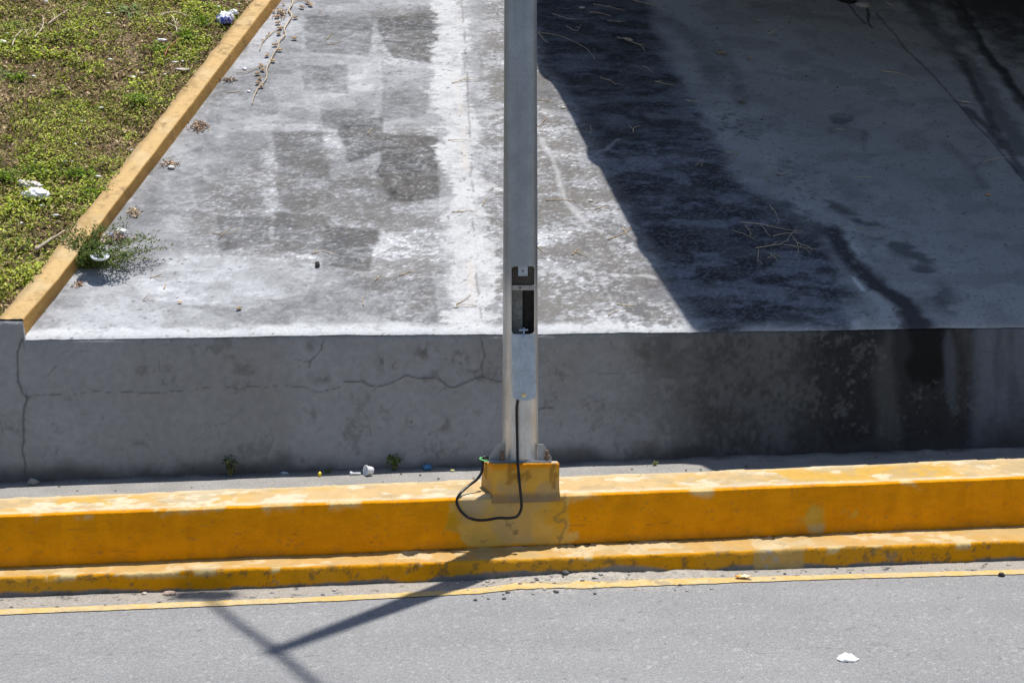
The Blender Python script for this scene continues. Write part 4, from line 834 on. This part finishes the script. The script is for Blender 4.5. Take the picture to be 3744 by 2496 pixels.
def curled_leaf(c, n_, size, rot, col, up=.004, curl=.5, asp=.5):
    x_, y_, z_ = frame(n_); c = Vector(c) + z_ * up; a = x_ * math.cos(rot) + y_ * math.sin(rot); b = z_.cross(a); d = MB(); v = []
    for i in range(7):
        t = i / 6 * 2 - 1; wd = asp * size * .5 * math.sqrt(max(0, 1 - t * t)) * (1 + .2 * math.sin(5 * t + rot))
        for k in (-1, -.4, .4, 1): v.append(c + a * (t * size * .5) + b * wd * k + z_ * (size * curl * (.35 * k * k * (1 - t * t) + .30 * t * t) + size * .03 * math.sin(9 * t + 4 * k)))
    f = [(i * 4 + k, i * 4 + k + 1, i * 4 + k + 5, i * 4 + k + 4) for i in range(6) for k in range(3)]; d.add(v, f, col); return d
def leaf(name, X, Y, px, col, label, cat='leaf', group=None, surf='slope', rot=None, curl=.5, asp=.5, parent=None, mat=None, rs=random.Random(4)):
    P = on_slope(X, Y, .002) if surf == 'slope' else (on_soil(X, Y, .03) if surf == 'soil' else onz(X, Y, .004)); s = px * P[1] * 1.02 / F
    d = curled_leaf(P, nn if surf != 'road' else (0, 0, 1), s, rs.uniform(0, 3) if rot is None else rot, col, curl=curl, asp=asp)
    o = d.build(name, mat or M_DRY, parent, smooth=True)
    so_ = o.modifiers.new('thick', 'SOLIDIFY'); so_.thickness = .0012
    if parent is None: shift(o, P); tag(o, label, cat, group)
    return o
# dry vine with its withered leaves
vp = [Z1(q) for q in [(2010, -60), (2015, 20), (1990, 70), (2010, 105), (1975, 170), (1960, 200), (1965, 240), (1925, 280), (1920, 320), (1890, 360), (1860, 430), (1840, 470), (1835, 540), (1800, 580), (1770, 620), (1745, 680), (1740, 715)]]
V0 = on_slope(*vp[0], .01); vine = empty('dry_vine', tuple(V0), 'long dried vine with withered brown leaves trailing down the slope beside the edging kerb', 'vine')
P_ = [on_slope(*q, .012 + .008 * (i % 2)) for i, q in enumerate(vp)]; d = MB(); sp_ = smoothline(P_, 5); d.tube(sp_, [.0055 - .003 * i / len(sp_) for i in range(len(sp_))], 7, (.55, .44, .30)); o = d.build('stem', M_DRY, vine, smooth=True); o.data.transform(Matrix.Translation(-Vector(V0)))
for br_ in ([(1630, 500), (1700, 497), (1760, 472), (1835, 455)], [(1790, 345), (1808, 292), (1860, 240), (1895, 210), (1960, 190)], [(2105, 5), (2060, 0), (2010, 20)]):
    d = MB(); d.tube(smoothline([on_slope(*Z1(q), .010) for q in br_], 5), .003, 6, (.50, .40, .27)); o = d.build('stem', M_DRY, vine, smooth=True); o.data.transform(Matrix.Translation(-Vector(V0)))
for i, q in enumerate([(1915, 165), (1930, 200), (1922, 238), (1895, 318), (1925, 352), (1840, 390), (1880, 428), (1798, 460), (1810, 490), (1775, 516), (1790, 550), (1778, 580), (1800, 604), (2028, 272), (2035, 128), (2080, 56), (2120, 22), (2140, 40), (1950, 100), (1930, 84), (1910, 122), (1855, 238), (1838, 258), (1815, 285), (1955, 35), (1765, 640)]):
    o = leaf('withered_leaf', *Z1(q), 24 if i < 21 else 14, tw.choice([(.36, .24, .14), (.42, .30, .18), (.28, .19, .11), (.30, .22, .15)]), None, parent=vine, curl=.8, asp=.6); o.data.transform(Matrix.Translation(-Vector(V0)))
# heaps of leaf litter caught against the kerb
def heap(name, X, Y, wpx, hpx, nlv, label, pal=((.50, .36, .24), (.35, .22, .13), (.62, .50, .38), (.25, .15, .09)), up=.02, seed=1, size=(.012, .028)):
    r = np.random.default_rng(seed); P0 = on_slope(X, Y); su = wpx * P0[1] / F; u0_, v0_ = uv(X, Y); sv = hpx * P0[1] / F / .68
    g = r.normal(0, .45, (nlv, 2)); rad_ = np.hypot(g[:, 0], g[:, 1]); g = g[rad_ < 1.1]; nlv = len(g)
    uu, vv_ = u0_ + g[:, 0] * su * .5, v0_ + g[:, 1] * sv * .5; hq = .004 + up * np.exp(-2 * (g ** 2).sum(1)) * r.uniform(0, 1, nlv)
    o = leaf_cloud(name, S(uu, vv_, hq), nn, r.uniform(*size, nlv), pick(nlv, pal, r), M_DRY, asp=r.uniform(.2, .6, nlv), r=r, tilt=.5); o.data.transform(Matrix.Translation(-Vector(P0))); o.location = P0
    return tag(o, label, 'leaf litter', 'heaps of dry leaf litter along the edging kerb')
heap('leaf_heap', *Z1((1575, 558)), 60, 26, 70, 'thin brown leaf litter at the yellow kerb, level with the tip of the dried vine', seed=11)
heap('leaf_heap', *Z1((1370, 880)), 90, 55, 190, 'largest heap of brown leaf litter along the yellow kerb, below the vine', seed=12, up=.03)
heap('leaf_heap', *Z1((1172, 1135)), 75, 45, 110, 'small heap of leaf litter holding a white scrap, midway down the yellow kerb', seed=13)
heap('leaf_heap', *Z1((925, 1470)), 55, 60, 90, 'straw-coloured leaf litter just above the weed bush at the yellow kerb', seed=14, pal=((.60, .46, .30), (.5, .38, .25)))
heap('leaf_heap', *Z1((1930, 100)), 70, 70, 110, 'brown leaf litter in the topmost corner between kerb and dried vine', seed=15)
heap('leaf_heap', *Z4((790, 90)), 130, 50, 260, 'mixed brown leaf litter trapped behind the weed bush by the kerb', seed=16, up=.05, pal=((.62, .48, .38), (.35, .22, .14), (.70, .60, .50), (.25, .15, .09)))
heap('leaf_heap', *Z4((545, 395)), 45, 40, 40, 'few reddish brown dead leaves in front of the weed bush', seed=17, pal=((.30, .16, .09), (.38, .24, .14)), up=.008)

# weeds
def wfoot(X, Y, back=.03): q = onz(X, Y, ZS); q[1] = py(WB, q[0]) - back; q[2] = ZS; return q
def weed(name, root, n_, nst, hgt, spread, lsize, label, seed, lean=(0, 0, 0), pal=((.09, .15, .02), (.14, .22, .03), (.06, .10, .02), (.20, .25, .06)), per=14, asp=.4, group=None, stemr=.0018):
    r = np.random.default_rng(seed); root = np.array(root, float); t = empty(name, tuple(root), label, 'weed', group); x_, y_, z_ = [np.array(q) for q in frame(n_)]
    d = MB(); pos = []
    for k in range(nst):
        a = r.uniform(0, 2 * math.pi); sp_ = spread * r.uniform(.3, 1); h_ = hgt * r.uniform(.35, 1); hd = x_ * math.cos(a) + y_ * math.sin(a) * .8 + np.array(lean)
        pts = [root + hd * sp_ * t_ ** 1.1 + z_ * h_ * math.sin(t_ * 1.9) / math.sin(1.57) * .95 + r.normal(0, .004, 3) for t_ in np.linspace(0, 1, 7)]
        d.tube(pts, [stemr * (1 - .6 * i / 6) for i in range(7)], 5, (.22, .20, .08))
        for j in range(per):
            t_ = r.uniform(.15, 1) * 5.99; i = int(t_); pos.append(pts[i] + (pts[i + 1] - pts[i]) * (t_ - i) + r.normal(0, lsize * .35, 3))
    pos = np.array(pos); o = d.build('stem', M_DRY, t, smooth=True); o.data.transform(Matrix.Translation(-Vector(root)))
    o = leaf_cloud('foliage', pos, z_, r.uniform(.6, 1.25, len(pos)) * lsize, pick(len(pos), pal, r), M_LEAF, asp=asp, r=r, tilt=.7, parent=t); o.data.transform(Matrix.Translation(-Vector(root)))
    return t
weed('weed_bush', on_slope(*Z4((600, 285))), nn, 84, .15, .30, .020, 'straggly green weed bush sprouting over the yellow kerb onto the slope', 31, lean=(.42, .45, .15), per=44)
weed('wall_weed', wfoot(*Z7((1610, 120))), (0, -.2, 1), 12, .125, .05, .020, 'small dark weed at the foot of the grey wall, left of the other weeds', 32, per=9, pal=((.05, .09, .015), (.08, .13, .03), (.03, .05, .01)))
weed('wall_weed', wfoot(*Z8((372, 92))), (0, -.2, 1), 9, .105, .04, .026, 'broad-leaved dark green weed at the wall foot near the lamp post', 33, per=6, asp=.65, pal=((.05, .11, .015), (.08, .15, .02)))
weed('wall_weed', wfoot(*Z7((2280, 95))), (0, -.2, 1), 6, .035, .02, .011, 'tiny green sprout at the wall foot between two taller weeds', 34, per=6, asp=.6)
weed('pavement_weed', onz(2395, 1700, ZS), (0, 0, 1), 6, .018, .022, .010, 'yellowish green sprout on the pavement right of the yellow block', 35, per=6, asp=.6, pal=((.30, .32, .03), (.2, .25, .03)))
weed('kerb_weed', on_slope(*Z4((285, 580))), nn, 6, .025, .03, .012, 'small bright sprout in the joint at the foot of the yellow kerb, above another', 36, per=8, asp=.5, pal=((.22, .30, .05), (.14, .2, .03)))
weed('kerb_weed', on_slope(*Z4((228, 655))), nn, 4, .015, .02, .009, 'lowest tiny sprout in the joint of the yellow kerb near the wall corner', 37, per=6, asp=.5)
def tuft(X, Y, nb, ln, label, seed, pal=((.13, .21, .03), (.09, .15, .03), (.20, .26, .05)), wd=.006, drop=.6):
    r = np.random.default_rng(seed); P = on_soil(X, Y, -.01); t = MB(); x_, y_, z_ = [np.array(q) for q in frame(nn)]; pal = list(pal)
    for k in range(nb):
        a = r.uniform(0, 2 * math.pi); hd = x_ * math.cos(a) + y_ * math.sin(a); L = ln * r.uniform(.5, 1); sd = np.cross(hd, z_); c = pal[r.integers(len(pal))]; v = []
        st = P + hd * r.uniform(0, .02) + sd * r.normal(0, .01)
        for i in range(7):
            t_ = i / 6; q = st + hd * L * t_ * (.5 + .4 * t_) + z_ * L * (t_ * .75 - drop * 1.15 * t_ * t_); w_ = wd * (1 - t_ ** 2) + .0006
            v += [q - sd * w_, q + z_ * .001 - hd * .001, q + sd * w_]
        t.add(v, [(i * 3 + j, i * 3 + j + 1, i * 3 + j + 4, i * 3 + j + 3) for i in range(6) for j in range(2)], c)
    o = t.build('grass_tuft', M_LEAF, smooth=True); shift(o, P); return tag(o, label, 'grass tuft', 'coarse grass tufts on the bank')
tuft(*Z1((900, 80)), 46, .19, 'largest tuft of long arching green blades, at the top of the bank', 41)
tuft(*Z1((70, 170)), 22, .15, 'coarse grass tuft near the left edge beside dead white stalks', 42)
tuft(*Z1((0, 520)), 16, .12, 'grass tuft cut by the left edge, halfway up the bank', 43)
tuft(*Z1((640, 30)), 14, .12, 'pale green tuft just left of the largest tuft', 44, pal=((.25, .30, .08), (.15, .22, .03)))
tuft(*Z1((520, 480)), 20, .05, 'short dark stubble tuft in the middle of the bank', 45, pal=((.06, .05, .02), (.05, .09, .02)), drop=.2)
tuft(*Z1((925, 85)), 24, .07, 'withered brown heart of the large tuft at the top of the bank', 46, pal=((.38, .27, .14), (.28, .2, .1)), drop=.3)
for cx_, cy_, nst, sd_, lab in [(1400, 170, 26, 61, 'leafy green clump close to the blue and white bag'), (1280, 270, 26, 62, 'leafy green clump below the topmost dead branch on the bank'), (1080, 360, 22, 63, 'leafy green clump beside the white scrap near the kerb'),
                                (960, 720, 26, 64, 'bright leafy clump halfway down the bank, nearest the kerb'), (260, 1210, 20, 65, 'dark leafy clump above the white crumpled bag'), (660, 1330, 24, 66, 'low leafy clump right of the white crumpled bag'), (120, 560, 24, 67, 'leafy clump near the left edge, middle of the bank'), (60, 1240, 22, 68, 'bright leafy clump at the left edge above the white bag'), (560, 1210, 22, 69, 'leafy green clump between white bag and yellow kerb')]:
    weed('leafy_clump', on_soil(*Z1((cx_, cy_)), 0), nn, nst, .055, .11, .019, lab, sd_, per=12, asp=.6, group='leafy clumps on the bank', pal=((.24, .38, .02), (.16, .27, .02), (.34, .48, .03), (.10, .17, .02)))
for q, lab in [([(90, 345), (112, 285), (170, 238), (200, 300)], 'bent whitish dead stalk at the left of the bank'), ([(235, 300), (290, 225), (300, 140)], 'upright pale dead stalk left on the bank, pointing up'), ([(330, 190), (400, 140), (470, 92)], 'pale dead stalk slanting up, right of the upright one'), ([(1085, 140), (1200, 128), (1320, 148)], 'long dead brown branch lying under the large grass tuft'),
               ([(1150, 195), (1210, 215), (1218, 270)], 'forked pale dead branch in front of the blue and white bag'), ([(1190, 150), (1215, 200), (1235, 185)], 'short pale dead branch joined to the forked one'), ([(1140, 420), (1160, 370), (1230, 300)], 'reddish dead branch beside the leafy clump near the kerb')]:
    twig([Z1(p) for p in q], r=.0055, surf='soil', branches=2, col=(.55, .46, .34) if 'reddish' not in lab else (.35, .16, .08), label=lab, group='dead stalks on the bank', name='dead_stalk')
o = twig([Z4(p) for p in [(250, 185), (330, 130), (420, 70)]], r=.011, surf='soil', branches=0, col=(.40, .34, .27), label='thick grey weathered stick lying on the grass beside the yellow kerb', group=None, name='stick')

# crumpled things
def crumple(name, P, size, n_, col, label, cat, mat=M_PLAST, seed=1, amp=.42, sub=4, group=None, colf=None, rough_=3.0, rot=0.):
    bm = bmesh.new(); bmesh.ops.create_icosphere(bm, subdivisions=sub, radius=1); x_, y_, z_ = frame(n_); v = np.array([q.co[:] for q in bm.verts])
    k = fbm(v[:, 0] * rough_ + 5 * v[:, 2] + seed, v[:, 1] * rough_ - 4 * v[:, 2], 1, 4, seed, .65); k2 = np.abs(fbm(v[:, 1] * rough_ * 2 + v[:, 2] * 7, v[:, 0] * rough_ * 2, 1, 3, seed + 9) - .5)
    k3 = np.abs(fbm(v[:, 1] * rough_ * 1.1 - v[:, 2] * 5 + seed, v[:, 0] * rough_ * 1.3 + v[:, 2] * 3, 1, 4, seed + 19, .6) - .5)
    v = v * (1 + amp * 2 * (k - .5) - amp * k2 - amp * 3.2 * k3 + amp * .5)[:, None]; v[:, 2] = np.maximum(v[:, 2], -.45)
    v = v * np.array(size); c_, s_ = math.cos(rot), math.sin(rot); v = np.stack([v[:, 0] * c_ - v[:, 1] * s_, v[:, 0] * s_ + v[:, 1] * c_, v[:, 2] + size[2] * .42], 1)
    W = v[:, :1] * np.array(x_) + v[:, 1:2] * np.array(y_) + v[:, 2:] * np.array(z_)
    f = [[q.index for q in fc.verts] for fc in bm.faces]; bm.free()
    cols = np.ones((len(v), 3)) * np.array(col) if colf is None else colf(v, k)
    o = mesh_np(name, W, np.array(f), mat, cols, smooth=False); o.location = tuple(P); return tag(o, label, cat, group)
UPV = nn * .7 + np.array([0, 0, .5])
crumple('plastic_bag', on_soil(*Z1((250, 1370)), .02), (.068, .045, .036), UPV, (.82, .82, .84), 'crumpled white plastic bag lying on the grass at the left', 'plastic bag', seed=3)
crumple('plastic_bag', on_soil(*Z1((200, 1290)), .01), (.075, .035, .022), UPV, (.62, .56, .55), 'torn pinkish grey plastic bag just above the white one', 'plastic bag', seed=4, rot=-.4)
crumple('plastic_bag', on_soil(*Z1((1555, 165)), .02), (.052, .07, .045), UPV, (.8, .8, .85), 'blue and white printed plastic bag caught against the yellow kerb', 'plastic bag', seed=5,
        colf=lambda v, k: mixc(np.ones((len(v), 3)) * .8, [.08, .10, .50], ss(.47, .53, fbm(v[:, 0] * 30, v[:, 1] * 30, 1, 2, 7)) * ss(.03, -.03, v[:, 1])))
crumple('plastic_bag', on_soil(*Z1((1610, 115)), .02), (.03, .03, .02), UPV, (.70, .72, .72), 'small clear plastic scrap right behind the blue and white bag', 'plastic scrap', seed=6)
crumple('flat_stone', on_soil(*Z1((1255, 500)), .012), (.045, .024, .006), UPV, (.50, .42, .40), 'flat pinkish stone on bare soil near the kerb', 'stone', mat=M_STONE, seed=7, amp=.2)
crumple('paper_scrap', on_soil(*Z1((1118, 305)), .02), (.032, .016, .008), UPV, (.72, .70, .68), 'larger whitish paper scrap among leafy clumps near the top of the bank', 'scrap', seed=8)
crumple('paper_scrap', on_soil(*Z1((1125, 360)), .02), (.03, .012, .008), UPV, (.62, .60, .58), 'greyish paper scrap directly below the larger whitish one', 'scrap', seed=9)
crumple('paper_scrap', on_soil(*Z1((15, 310)), .02), (.03, .016, .012), UPV, (.72, .70, .50), 'yellowish scrap at the left edge of the bank', 'scrap', seed=10)
for i, q in enumerate([(520, 1020), (760, 425), (918, 552), (980, 525), (235, 545), (675, 1218), (505, 1133), (455, 1135), (745, 110), (1650, 45), (290, 1430), (385, 1500), (1140, 540), (700, 765), (100, 20), (905, 1045), (570, 860), (1205, 460), (1260, 450), (60, 250), (1500, 60), (150, 1555), (320, 30)]):
    crumple('white_scrap', on_soil(*Z1(q), .018), (.009 + .006 * (i % 3), .008, .006), UPV, (.78, .77, .76), 'tiny white scrap lying in the grass', 'scrap', seed=20 + i, sub=2, group='tiny white scraps in the grass')
# lid and rubbish in the bush
P0 = on_slope(*Z4((690, 205)), .105); d = MB(); x_, y_, z_ = frame(nn * .8 + np.array([.0, -.1, .3])); ring = []
pr = [(0, .004), (.030, .0045), (.042, .006), (.046, .010), (.0475, .010), (.046, -.001), (.042, -.002), (0, -.002)]
v = []; f = []
for k in range(40):
    a = 2 * math.pi * k / 40
    for r_, h_ in pr: v.append(Vector(P0) + (x_ * math.cos(a) * 1.05 + y_ * math.sin(a) * .85) * r_ + z_ * h_)
for k in range(40):
    for j in range(len(pr) - 1): f.append((k * 8 + j, ((k + 1) % 40) * 8 + j, ((k + 1) % 40) * 8 + j + 1, k * 8 + j + 1))
d.add(v, f, (.74, .76, .80)); tag(shift(d.build('white_disc', M_PLAST, smooth=True), P0), 'round white plastic disc caught up in the weed bush', 'disc')
crumple('paper_scrap', on_slope(*Z4((840, 35)), .03), (.035, .02, .014), nn, (.75, .72, .70), 'white paper scrap at the back of the weed bush', 'scrap', seed=51)
crumple('paper_scrap', on_slope(*Z4((765, 55)), .03), (.016, .014, .012), nn, (.30, .38, .60), 'small bluish scrap in the litter behind the weed bush', 'scrap', seed=52)
crumple('paper_scrap', on_slope(*Z4((705, 110)), .03), (.022, .02, .016), nn, (.66, .50, .42), 'crumpled pinkish scrap in the litter next to the kerb', 'scrap', seed=53)
crumple('paper_scrap', on_slope(*Z1((1180, 1155)), .006), (.020, .012, .008), nn, (.78, .74, .70), 'white scrap lying in the small leaf heap midway down the kerb', 'scrap', seed=54)
crumple('paper_scrap', on_slope(*Z1((1716, 632)), .003), (.011, .008, .005), nn, (.85, .85, .85), 'white scrap on the slope near the lower end of the vine', 'scrap', seed=55, sub=3)
crumple('paper_scrap', on_slope(*Z1((1685, 478)), .003), (.013, .011, .007), nn, (.85, .85, .85), 'white scrap on the slope above the side branch of the vine', 'scrap', seed=56, sub=3)
crumple('dark_lump', on_slope(*Z4((2188, 262)), .002), (.013, .016, .016), nn, (.07, .06, .05), 'small dark lump of dirt on the sunlit slope', 'dirt lump', mat=M_STONE, seed=57, sub=3)
crumple('pebble', on_slope(*Z2((1528, 748)), .001), (.014, .009, .006), nn, (.62, .58, .48), 'pale pebble on the slope by the shadow edge, higher one', 'pebble', mat=M_STONE, seed=58, sub=3)
crumple('pebble', on_slope(*Z2((1718, 1386)), .001), (.013, .008, .006), nn, (.62, .58, .48), 'pale pebble on the slope by the shadow edge, lower one', 'pebble', mat=M_STONE, seed=59, sub=3)
leaf('fallen_leaf', *Z4((1648, 562)), 26, (.28, .19, .11), 'curled brown leaf near the wall top on the sunlit slope', rot=.8)
leaf('fallen_leaf', *Z4((1238, 518)), 18, (.62, .38, .16), 'small orange leaf near the wall top on the sunlit slope', rot=.0)
leaf('fallen_leaf', *Z3((460, 412)), 24, (.40, .30, .20), 'curled brown leaf on the shaded slope under the bridge, upper right one of two', rot=1.)
leaf('fallen_leaf', *Z3((262, 378)), 38, (.34, .26, .17), 'large curled brown leaf on the shaded slope, beside a dark spot', rot=.3)
leaf('fallen_leaf', *Z3((405, 714)), 30, (.16, .15, .09), 'dark greenish leaf at the edge of the black mould', rot=.0)
leaf('fallen_leaf', *Z3((2102, 1350)), 22, (.60, .30, .08), 'small orange leaf on the shaded slope at the right edge', rot=.0)
leaf('fallen_leaf', *Z2((1970, 285)), 40, (.40, .33, .26), 'long curled leaf on the mouldy shaded slope', rot=-.3, asp=.35)
leaf('fallen_leaf', *Z2((1655, 66)), 26, (.55, .55, .56), 'whitish curled leaf on the mouldy shaded slope near the post', rot=.5)
leaf('bark_strip', *Z3((1935, 712)), 66, (.42, .40, .38), 'pale strip of bark lying on the dark streaked slope at the right', cat='bark', rot=-.12, asp=.22, curl=.2)
crumple('loose_stone', on_slope(*Z3((1240, 40)), .002), (.055, .03, .02), nn, (.30, .29, .28), 'grey stone at the edge of the black hole at the top of the slope', 'stone', mat=M_STONE, seed=60, amp=.3)
crumple('black_hole_lump', on_slope(*Z3((1130, 8)), .0), (.07, .05, .02), nn, (.012, .012, .012), 'flat black lump added as the dark of the hole at the top of the slope', 'lump', mat=M_STONE, seed=61, amp=.3)  # black lump added to paint in the darkness of the hole
for i, q in enumerate([(735, 162), (1305, 302), (545, 828), (400, 912), (1825, 945), (240, 200), (730, 60), (850, 530), (1065, 606)]):
    crumple('dirt_crumb', on_slope(*Z3(q), .001), (.008, .006, .005), nn, (.06, .06, .06), 'tiny dark crumb on the smooth shaded slope', 'dirt', mat=M_STONE, seed=70 + i, sub=2, group='dark crumbs on the shaded slope')

# on the road and the pavement
def onr(X, Y): q = onz(X, Y, .003); q[2] = float(road_z(q[0], q[1])); return q
Pp = onr(3100, 2408); s = 84 * Pp[1] / F
d = MB(); nU, nV2 = 24, 10; v = []
for i in range(nU + 1):
    for j in range(nV2 + 1):
        a, b = i / nU, j / nV2; x0 = (a - .5) * s; wv = .032 * (math.sin(a * 3.14) ** .6) + .004; y0_ = (b - .5) * wv * 2 * (1 - .25 * a)
        z0 = .002 + .011 * math.sin(a * 3.14) * (1 - b) ** .7 * (1 - .9 * max(0, 1 - abs(a - .68) / .16) * (b < .15)) * (b > .0) + .014 * math.sin(a * 3.14) * b + .002 * math.sin(a * 21 + b * 5)
        v.append(Pp + np.array([x0, y0_, max(z0, .0015)]))
f = [(i * (nV2 + 1) + j, (i + 1) * (nV2 + 1) + j, (i + 1) * (nV2 + 1) + j + 1, i * (nV2 + 1) + j + 1) for i in range(nU) for j in range(nV2)]
d.add(v, f, (.86, .84, .82)); o = shift(d.build('paper_wrapper', M_PLAST, smooth=True), Pp); mo = o.modifiers.new('thick', 'SOLIDIFY'); mo.thickness = .0015; tag(o, 'folded white paper wrapper lying on the asphalt at the lower right', 'paper')
Pp = onr(*Z9((415, 850))); Pp[2] += .006
lf = curled_leaf(Pp, (0, 0, 1), 62 * Pp[1] / F, .05, (.80, .66, .42), curl=.22, asp=.5).build('fallen_leaf', M_DRY, smooth=True); mo = lf.modifiers.new('thick', 'SOLIDIFY'); mo.thickness = .0015
shift(lf, Pp); tag(lf, 'pale yellow fallen leaf lying on the yellow road line', 'leaf')
cc_ = lf.data.color_attributes['Col']
for i, q in enumerate(lf.data.vertices):
    if q.co.x < -.012: cc_.data[i].color = (.80, .30, .03, 1)
crumple('pale_stone', onr(*Z7((1168, 950))), (.026, .02, .010), (0, 0, 1), (.55, .40, .32), 'pinkish stone on the road at the kerb foot, left part', 'stone', mat=M_STONE, seed=81, amp=.3)
crumple('pale_stone', onr(*Z7((995, 948))), (.012, .012, .006), (0, 0, 1), (.50, .42, .36), 'small pale pebble left of the pinkish stone at the kerb', 'stone', mat=M_STONE, seed=82, amp=.3, sub=3)
crumple('dark_stone', onr(*Z9((2197, 828))), (.014, .012, .012), (0, 0, 1), (.04, .04, .04), 'black stone on the asphalt at the far right, below the line', 'stone', mat=M_STONE, seed=83, amp=.4, sub=3)
crumple('dark_stone', onr(*Z8((1545, 838))), (.014, .012, .014), (0, 0, 1), (.10, .10, .10), 'dark grey stone standing in the rubble at the kerb foot', 'stone', mat=M_STONE, seed=84, amp=.4, sub=3)
leaf('fallen_leaf', *Z8((1110, 842)), 50, (.07, .10, .04), 'dark green leaf at the kerb foot in the shadow of the post', surf='road', rot=.0, asp=.35, curl=.3)
twig_pts = [onr(*Z8(p)) + np.array([0, 0, .006]) for p in [(1180, 845), (1280, 830), (1360, 815)]]; d = MB(); d.tube(smoothline(twig_pts, 5), .003, 6, (.45, .22, .12)); tag(shift(d.build('twig', M_DRY, smooth=True), twig_pts[0]), 'reddish twig in the rubble at the kerb foot below the post', 'twig')
r = np.random.default_rng(90); k = 0
for i in range(70):
    if i < 46: X, Y = 1640 + r.gamma(2.2, 170), 0; Yk = 2118 - (X - 1750) * .036; Y = Yk + r.uniform(4, 75)
    else: X = r.uniform(20, 3720); Y = 2185 - X * .0365 + r.uniform(8, 42)
    if X > 3700: continue
    s = r.uniform(.003, .008); g_ = r.choice([.12, .25, .34, .42])
    crumple('gravel_stone', onr(X, Y), (s * r.uniform(1, 1.5), s, s * .8), (0, 0, 1), (g_, g_ * .95, g_ * .88), 'small loose gravel stone in the gutter strip at the kerb foot', 'stone', mat=M_STONE, seed=100 + i, sub=2, group='gravel stones along the kerb')
# pavement litter
def onp(X, Y, up=0): q = onz(X, Y, ZS + .004); q[2] += up; return q
def cup(P, r0, r1, h, ax, col, name, label, cat):
    z_ = Vector(ax).normalized(); x_ = z_.cross(Vector((.3, .9, .2))).normalized(); y_ = z_.cross(x_); d = MB(); v = []; n = 28
    pr = [(0, 0), (r0, 0), (r0 + (r1 - r0) * .5, h * .5), (r1, h), (r1 + .0025, h), (r1 + .0025, h - .003), (r1 - .001, h - .004), (r0 + (r1 - r0) * .5 - .001, h * .5), (r0 - .001, .001), (0, .001)]
    for k in range(n):
        a = 2 * math.pi * k / n
        for r_, q in pr: v.append(Vector(P) + (x_ * math.cos(a) + y_ * math.sin(a)) * r_ + z_ * q)
    m = len(pr); d.add(v, [(k * m + j, ((k + 1) % n) * m + j, ((k + 1) % n) * m + j + 1, k * m + j + 1) for k in range(n) for j in range(m - 1)], col)
    return tag(shift(d.build(name, M_PLAST, smooth=True), P), label, cat)
q = onp(*Z8((215, 132)), .022); cup(q, .018, .025, .042, (-.8, -.5, .15), (.82, .83, .86), 'plastic_cup', 'crushed white plastic cup lying on the pavement by the wall', 'cup')
q = onp(*Z8((60, 134)), .008); d = MB(); e = onp(*Z8((135, 134)), .008); d.tube([q, q + (e - q) * .15, q + (e - q) * .25, q + (e - q) * .9, e], [.010, .011, .005, .005, .004], 10, (.80, .80, .82))
tag(shift(d.build('plastic_spoon', M_PLAST, smooth=True), q), 'white plastic piece lying left of the crushed cup', 'litter')
crumple('blue_scrap', onp(*Z8((592, 98)), .004), (.022, .016, .016), (0, 0, 1), (.06, .22, .42), 'crumpled blue scrap on the shaded pavement left of the cable', 'scrap', seed=92)
crumple('pale_scrap', onp(*Z8((625, 78)), .0), (.02, .016, .012), (0, 0, 1), (.45, .48, .50), 'pale grey scrap behind the crumpled blue one', 'scrap', seed=93)
crumple('yellow_scrap', onp(*Z7((2203, 142)), .0), (.009, .009, .014), (0, 0, 1), (.75, .60, .02), 'small bright yellow scrap standing on the pavement', 'scrap', seed=94, sub=3)
crumple('yellow_scrap', onp(*Z8((765, 108)), .0), (.012, .008, .006), (0, 0, 1), (.60, .58, .25), 'pale yellow scrap on the pavement nearer the post', 'scrap', seed=95, sub=3)
crumple('pale_scrap', onp(*Z7((1960, 128)), .0), (.022, .012, .008), (0, 0, 1), (.40, .48, .55), 'bluish white scrap in the shade at the wall foot', 'scrap', seed=96, sub=3)
crumple('pale_stone', onp(*Z7((228, 196)), .0), (.026, .02, .018), (0, 0, 1), (.35, .33, .30), 'grey stone at the wall foot near the left edge', 'stone', mat=M_STONE, seed=97)
for i in range(26):
    X = r.uniform(10, 3700); Y = 1786 - X * .036 + r.uniform(-6, 26)
    crumple('pavement_stone', onp(X, Y, 0), (r.uniform(.004, .009), .005, .004), (0, 0, 1), random.choice([(.10, .08, .06), (.45, .4, .33), (.30, .18, .08)]), 'tiny crumb of grit on the pavement between wall and barrier', 'stone', mat=M_STONE, seed=300 + i, sub=2, group='grit on the pavement')
